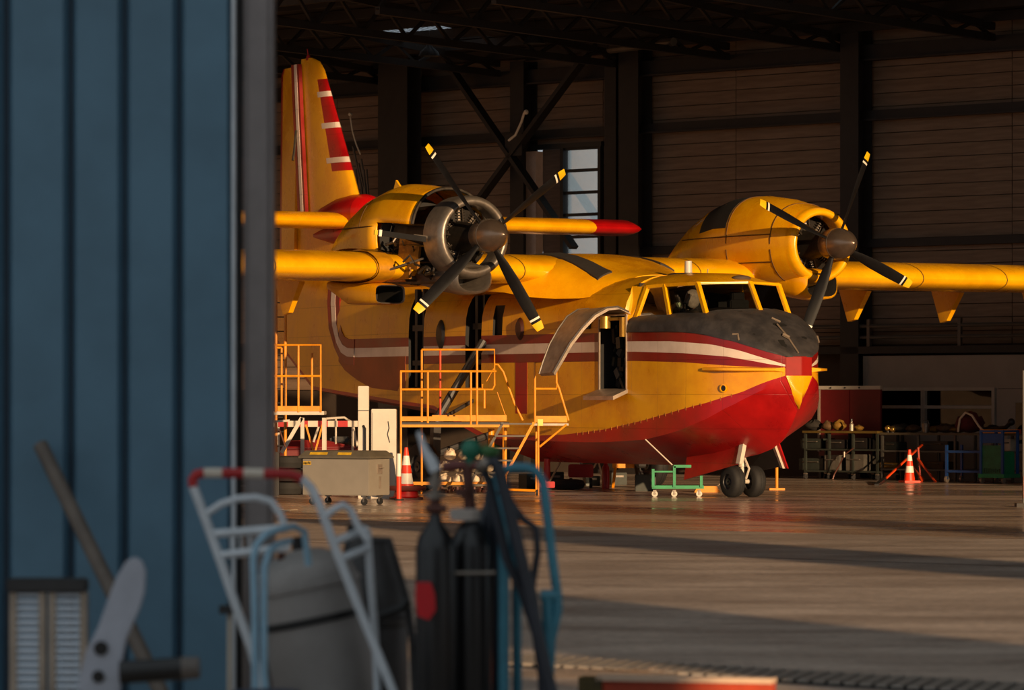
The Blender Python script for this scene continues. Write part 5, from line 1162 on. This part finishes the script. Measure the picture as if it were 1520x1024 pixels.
for x in (a.x-.1, b.x+.1): wb_(MB().lathe([(-.04, .03), (-.04, .12), (.0, .14), (.04, .12), (.04, .03)], (x, YF+.25, .14), (1, 0, 0), 20), 'wheel', RUB, t)
# grey tank
t = thing('pressure_tank', 'large grey tank with domed top strapped to the striped hand truck', 'tank', (at(470, 592, YF+.62).x, YF+.62, 0))
ax = (at(447, 830, YF+.62)-at(500, 1090, YF+.62)).normalized(); o_ = at(447, 830, YF+.62); Lh = (o_.z-.07)/ax.z
R_ = .275
m = MB(); m.lathe([(0, .02), (0, R_*.95), (.03, R_), (Lh-.12, R_), (Lh-.05, R_*.93), (Lh, R_*.70), (Lh+.04, R_*.4), (Lh+.055, .02)], o_-ax*Lh, ax, 40); wb_(m, 'shell', TANK, t, 50)
wb_(MB().lathe([(Lh-.16, R_+.004), (Lh-.155, R_+.012), (Lh-.13, R_+.012), (Lh-.125, R_+.004)], o_-ax*Lh, ax, 40), 'top_seam', TANK, t); wb_(MB().lathe([(Lh-.34, R_+.004), (Lh-.335, R_+.014), (Lh-.305, R_+.014), (Lh-.30, R_+.004)], o_-ax*Lh, ax, 40), 'strap', BLK, t)
wb_(MB().cyl(o_+ax*.04, o_+ax*.12, .035, None, 12), 'valve', BLK, t); wb_(MB().cyl(o_+Vector((-.1, -.1, .0)), o_+Vector((-.1, -.1, .05)), .02, None, 10), 'fitting', COPPER, t)
wb_(MB().box(o_-ax*1.0+Vector((.12, -R_*.93, 0)), (.05, .02, .04)), 'label_plate', WHITEM, t, 0)
# second grey housing behind the tank
t = thing('grey_drum', 'dark grey plastic drum standing behind the tank on the right', 'drum', (at(545, 592, YF+1.3).x, YF+1.3, 0))
MB().lathe([(0, 0), (0, .2), (.1, .22), (.70, .22), (.78, .19), (.95, .13), (1.03, .12), (1.03, 0)], (0, 0, 0), (0, 0, 1), 28).build('shell', DGREY, t, 40); MB().lathe([(.55, .222), (.56, .232), (.60, .232), (.61, .222)], (0, 0, 0), (0, 0, 1), 28).build('hoop', BLK, t); MB().cyl((-.06, 0, 1.03), (-.06, 0, 1.10), .05, None, 12).build('cap', BLK, t)
# pale blue looped frame before the tank
YG = 20.0
t = thing('blue_tube_frame', 'pale blue looped tube frame standing before the grey tank', 'frame', (at(395, 592, YG).x, YG, 0))
for pts in ([(379, 1050), (378, 900), (376, 830), (381, 808), (395, 793), (415, 786), (436, 781)], [(397, 1050), (392, 1000), (392, 900), (393, 840), (400, 818), (412, 808), (430, 803)]):
    wb_(MB().tube([at(u, v, YG+(.0 if u < 400 else (u-400)*.008)) for u, v in pts]+[], .018, 10), 'tube', LBLUE, t)
p1_ = at(436, 781, YG+.29); wb_(MB().tube([p1_, p1_+Vector((.05, .08, -.03)), p1_+Vector((.07, .1, -.2))], .018, 8), 'tube', LBLUE, t)
a = at(379, 1050, YG); b = at(397, 1050, YG); wb_(MB().bar((a.x, YG, .02), (a.x, YG, a.z), .036), 'foot', LBLUE, t, 0); wb_(MB().bar((b.x, YG, .02), (b.x, YG, b.z), .036), 'foot', LBLUE, t, 0)
t = thing('blue_drum', 'dark blue drum whose rim shows below the blue tube frame', 'drum', (at(395, 592, 19.4).x, 19.4, 0)); MB().lathe([(0, 0), (0, .17), (.34, .17), (.36, .175), (.38, .16), (.37, 0)], (0, 0, 0), (0, 0, 1), 28).build('shell', mat('navy_drum', (34, 44, 66), .5), t); MB().lathe([(.18, .172), (.19, .178), (.2, .172)], (0, 0, 0), (0, 0, 1), 28).build('hoop', DGREY, t)

# gas bottles on a teal trolley
YB = 20.6
t = thing('bottle_trolley', 'teal tubular trolley carrying black gas bottles', 'trolley', (at(760, 592, YB).x, YB+.1, 0))
q = lambda u, v, Y=YB: at(u, v, Y)
def to_floor(u, Y): return Vector((at(u, 592, Y).x, Y, 0.05))
wb_(MB().tube([q(742, 700), q(760, 694), q(782, 694), (q(796, 699)), q(806, 716), q(812, 760), q(820, 830), q(827, 880), q(828, 905), q(818, 950), to_floor(812, YB)], .026, 10), 'frame_tube', TEAL, t)
wb_(MB().tube([q(738, 704, YB+.1), q(746, 770, YB+.1), q(748, 860, YB+.1), to_floor(748, YB+.1)], .030, 10), 'frame_tube', TEAL, t)
wb_(MB().tube([q(757, 760, YB+.22), q(767, 860, YB+.22), to_floor(768, YB+.22)], .026, 10), 'frame_tube', TEAL, t)
wb_(MB().tube([q(812, 884), q(814, 960), to_floor(815, YB+.05)], .03, 10), 'frame_tube', TEAL, t); wb_(MB().tube([q(802, 884), q(826, 884)], .03, 8), 'frame_clamp', TEAL, t)
wb_(MB().tube([q(650, 851, YB-.02), q(735, 850, YB-.02)], .010, 8), 'clamp_bar', STEEL, t)
a, b = to_floor(610, YB), to_floor(830, YB); wb_(MB().box(((a.x+b.x)/2, YB+.12, .03), (b.x-a.x, .5, .03)), 'base_plate', TEAL, t, 0)
for x in (a.x, b.x): wb_(MB().lathe([(-.03, .03), (-.03, .11), (.0, .125), (.03, .11), (.03, .03)], (x, YB+.3, .125), (1, 0, 0), 20), 'wheel', RUB, t)
def bottle(label, u, Y, r, vtop, name='gas_bottle', mt=GASB):
    p = at(u, vtop, Y); t = thing(name, label, 'gas bottle', (p.x, Y, .055)); h = p.z-.055
    MB().lathe([(0, 0), (0, r*.9), (.03, r), (h-.14, r), (h-.07, r*.86), (h-.02, r*.5), (h, .035), (h+.04, .03), (h+.04, 0)], (0, 0, 0), (0, 0, 1), 32).build('shell', mt, t, 50)
    return t, Vector((0, 0, h))
bt, tp_ = bottle('black gas bottle with a red tag, leftmost on the teal trolley', 646, YB-.09, .10, 775)
MB().cyl(tp_, tp_+Vector((0, 0, .12)), .03, .028, 12).build('valve', COPPER, bt)
m = MB(); m.cyl(tp_+Vector((0, 0, .12)), tp_+Vector((0, 0, .15)), .055, None, 14); m.cyl(tp_+Vector((0, 0, .18)), tp_+Vector((0, 0, .22)), .04, None, 12); m.cyl(tp_+Vector((0, 0, .10)), tp_+Vector((0, 0, .26)), .022, None, 10); m.build('valve_body', STEEL, bt)
m = MB(); m.tube([tp_+Vector((0, 0, .26)), tp_+Vector((-.02, 0, .31)), tp_+Vector((-.05, 0, .36)), tp_+Vector((-.085, 0, .46))], [.03, .03, .022, .012], 10); m.build('nozzle', LGREY, bt)
m = MB(); m.cyl(tp_+Vector((-.05, -.03, .07)), tp_+Vector((.06, -.03, .07)), .022, None, 12); m.build('outlet', COPPER, bt)
m = MB(); m.prism([(-.095, -.12, tp_.z-.30), (-.02, -.12, tp_.z-.30), (.0, -.12, tp_.z-.36), (.005, -.12, tp_.z-.44), (-.03, -.12, tp_.z-.49), (-.085, -.12, tp_.z-.47), (-.10, -.12, tp_.z-.38)], (0, .03, 0)); m.build('red_tag', mat('red_tag', (196, 10, 24), .5), bt, 0)
bt2, tp2 = bottle('black gas bottle with pale collar, centre of the teal trolley', 699, YB+.10, .108, 772)
MB().lathe([(-.0, .075), (.055, .08), (.06, .06), (.0, .055)], tp2+Vector((-.03, 0, .0)), (0, 0, 1), 20).build('collar', mat('pale_collar', (196, 186, 178), .5), bt2)
m = MB(); m.cyl(tp2, tp2+Vector((-.02, 0, .30)), .035, .03, 12); m.cyl(tp2+Vector((-.03, 0, .12)), tp2+Vector((-.03, 0, .16)), .05, None, 12); m.build('valve', COPPER, bt2)
MB().tube([tp2+Vector((-.15, 0, .27)), tp2+Vector((-.08, 0, .28)), tp2+Vector((.07, 0, .28))], .03, 10).build('manifold', mat('red_brown_pipe', (112, 58, 52), .45, .2), bt2)
m = MB(); m.ball(tp2+Vector((0, .0, .36)), .055, 12, 8); m.cyl(tp2+Vector((-.02, 0, .26)), tp2+Vector((0, 0, .32)), .03, .03, 10); m.build('green_knob', mat('green_knob', (30, 110, 84), .5), bt2); MB().ball(tp2+Vector((.09, .02, .35)), .05, 10, 7, sc=(1.2, 1, .7)).build('green_cap', mat('green_cap', (56, 104, 50), .5), bt2)
bt3, tp3 = bottle('slim dark blue gas bottle behind the centre bottle', 728, YB+.26, .07, 742, mt=mat('gas_bottle_navy', (26, 34, 50), .35))
MB().cyl(tp3, tp3+Vector((0, 0, .1)), .03, .025, 10).build('valve', mat('brass_valve', (150, 130, 100), .3, .8), bt3)
# black hoses over the trolley
HOSE = mat('black_hose', (40, 44, 54), .42, 0, .3, 8)
for lb, pts, r in (('thick black hose draped down the front of the teal trolley', [(722, 690), (734, 684), (744, 706), (757, 760), (774, 830), (790, 900), (802, 960), (822, 1040)], .034),
                   ('black hose hanging behind the thick hose on the trolley', [(716, 694), (726, 716), (738, 770), (752, 830), (776, 880), (796, 940), (812, 1050)], .026),
                   ('thin black hose looped at the right of the trolley', [(748, 730), (776, 770), (796, 785), (798, 820), (790, 870), (800, 930), (806, 1060)], .02)):
    yy = YB-.16 if r > .03 else (YB-.085 if r > .022 else YB-.05)
    t = thing('gas_hose', lb, 'hose', (at(760, 592, yy).x, yy, 0), 0, 'hoses on the teal trolley')
    wb_(MB().tube([at(u, v, yy) for u, v in pts]+[Vector((at(pts[-1][0], 592, yy).x+.05, yy, .04))], r, 10), 'tube', HOSE, t); wb_(MB().cyl(at(*pts[0], yy)+Vector((-.03, 0, .01)), at(*pts[0], yy), r*1.25, None, 10), 'ferrule', STEEL, t)
# leaning pole, ribbed heater, grey lever and dark bar at the left
YL = 22.2
a = at(60, 660, 22.36); b = at(262, 1075, 21.6); tag(MB().cyl(a, b, .042, None, 14).build('leaning_pole', mat('brown_grey_pole', (104, 92, 82), .6, 0, .3, 6), None), 'brown grey pole leaning against the blue door', 'pole')
YH_ = 20.6
t = thing('ribbed_heater', 'silver ribbed panel heater with dark top before the blue door', 'heater', (at(72, 592, YH_).x, YH_, 0))
q = lambda u, v, Y=YH_: at(u, v, Y)
a, b = q(12, 868), q(130, 868); wb_(MB().box(((a.x+b.x)/2, YH_, a.z), (b.x-a.x, .16, .07)), 'top_cap', DGREY, t, 0, .01)
for u in (21, 64, 79, 125):
    p = q(u, 878); wb_(MB().box((p.x, YH_, p.z/2), (.035, .1, p.z)), 'post', ALU, t, 0)
SL_ = mat('rib_silver', (206, 214, 224), .3, .5, .2, 6)
rib0 = {}
for u0, u1 in ((26, 60), (82, 121)):
    a, b = q(u0, 882), q(u1, 882); w_ = b.x-a.x; z = a.z; first = None
    while z > .08:
        if first is None: o = MB().tube([(-w_/2, 0, 0), (w_/2, 0, 0)], .014, 8).build('rib', SL_, t, 50); first = o
        else: o = first.copy(); C.objects.link(o); o.parent = t
        o.location = Vector(((a.x+b.x)/2, YH_-.03, z))-Vector(t.location); z -= .036
YK = 19.2
t = thing('lever_arm', 'pale grey flat lever arm with dark bolts at the lower left', 'lever', (at(150, 592, YK).x, YK, 0))
po = [(172, 858), (186, 834), (198, 826), (210, 832), (216, 848), (214, 880), (206, 906), (188, 946), (180, 985), (176, 1060), (120, 1060), (116, 1010), (128, 965), (146, 930), (158, 895)]
wb_(MB().prism([at(u, v, YK) for u, v in po], (0, .05, 0)), 'plate', mat('grey_plate', (176, 180, 192), .45, .2, .15, 5), t, 0, .006)
for u, v, r in ((150, 962, .035), (146, 1004, .03)): c = at(u, v, YK-.0); wb_(MB().cyl(c+Vector((0, -.012, 0)), c+Vector((0, .01, 0)), r, None, 14), 'bolt', BLK, t)
p = at(148, 1060, YK); wb_(MB().box((p.x, YK+.03, p.z/2), (.22, .3, p.z)), 'pedestal', DGREY, t, 0)
wb_(MB().cyl(at(178, 998, YK-.1), at(272, 992, YK-.1), .055, .055, 16), 'grip', BLK, t); wb_(MB().cyl(at(270, 992, YK-.1), at(296, 991, YK-.1), .056, .05, 16), 'grip_end', mat('grip_end_grey', (96, 88, 82), .6), t)
t = thing('wall_pipe', 'short dark outlet with a white pipe at the foot of the door jamb', 'pipe', (at(341, 592, 21.9).x, 21.9, 0)); p = at(341, 910, 21.9); MB().cyl((0, 0, 0), (0, 0, p.z), .015, None, 10).build('pipe', WHITEM, t); MB().box((0, 0, p.z+.02), (.11, .1, .045)).build('cap', DGREY, t, 0)
t = thing('stanchion', 'dark steel stanchion post standing at the right edge of the hall floor', 'post', ground(1521, 752))
MB().box((0, 0, 1.15), (.07, .07, 2.2)).build('post', BLK, t, 0); MB().box((0, 0, .03), (.3, .3, .06)).build('foot', STL, t, 0); MB().box((0, -.04, .32), (.06, .02, .36)).build('rust_sleeve', COPPER, t, 0)
# boards lying by the threshold
YZ = 23.6
t = thing('barrier_board', 'orange red board with pale edge lying before the drain grate', 'board', (at(1018, 592, YZ).x, YZ, 0), ANG*.35)
MB().box((0, 0, .065), (1.05, .10, .13)).build('face', mat('orange_red_board', (176, 62, 28), .55, 0, .3, 4), t, 0); MB().box((0, 0, .145), (1.05, .14, .03)).build('pale_edge', mat('pale_edge', (206, 176, 150), .6), t, 0); MB().box((-.56, -.0, .075), (.14, .14, .15)).build('end_block', mat('dark_yellow_block', (74, 60, 16), .6, 0, .5, 9), t, 0)
t = thing('sand_heap', 'low heap of pale gravel at the threshold beside the trolley', 'gravel', ground(905, 1000)); o = None
m = MB(); m.ball((0, 0, 0), .5, 26, 6, sc=(1.5, .9, .05)); m.v = [(x+random.uniform(-.04, .04), y+random.uniform(-.04, .04), max(0, z)*random.uniform(.6, 1.3)) for x, y, z in m.v]; o = m.build('gravel', mat('gravel', (156, 132, 112), .9, 0, .35, 30, .8, 60), t, 60); o['kind'] = 'stuff'
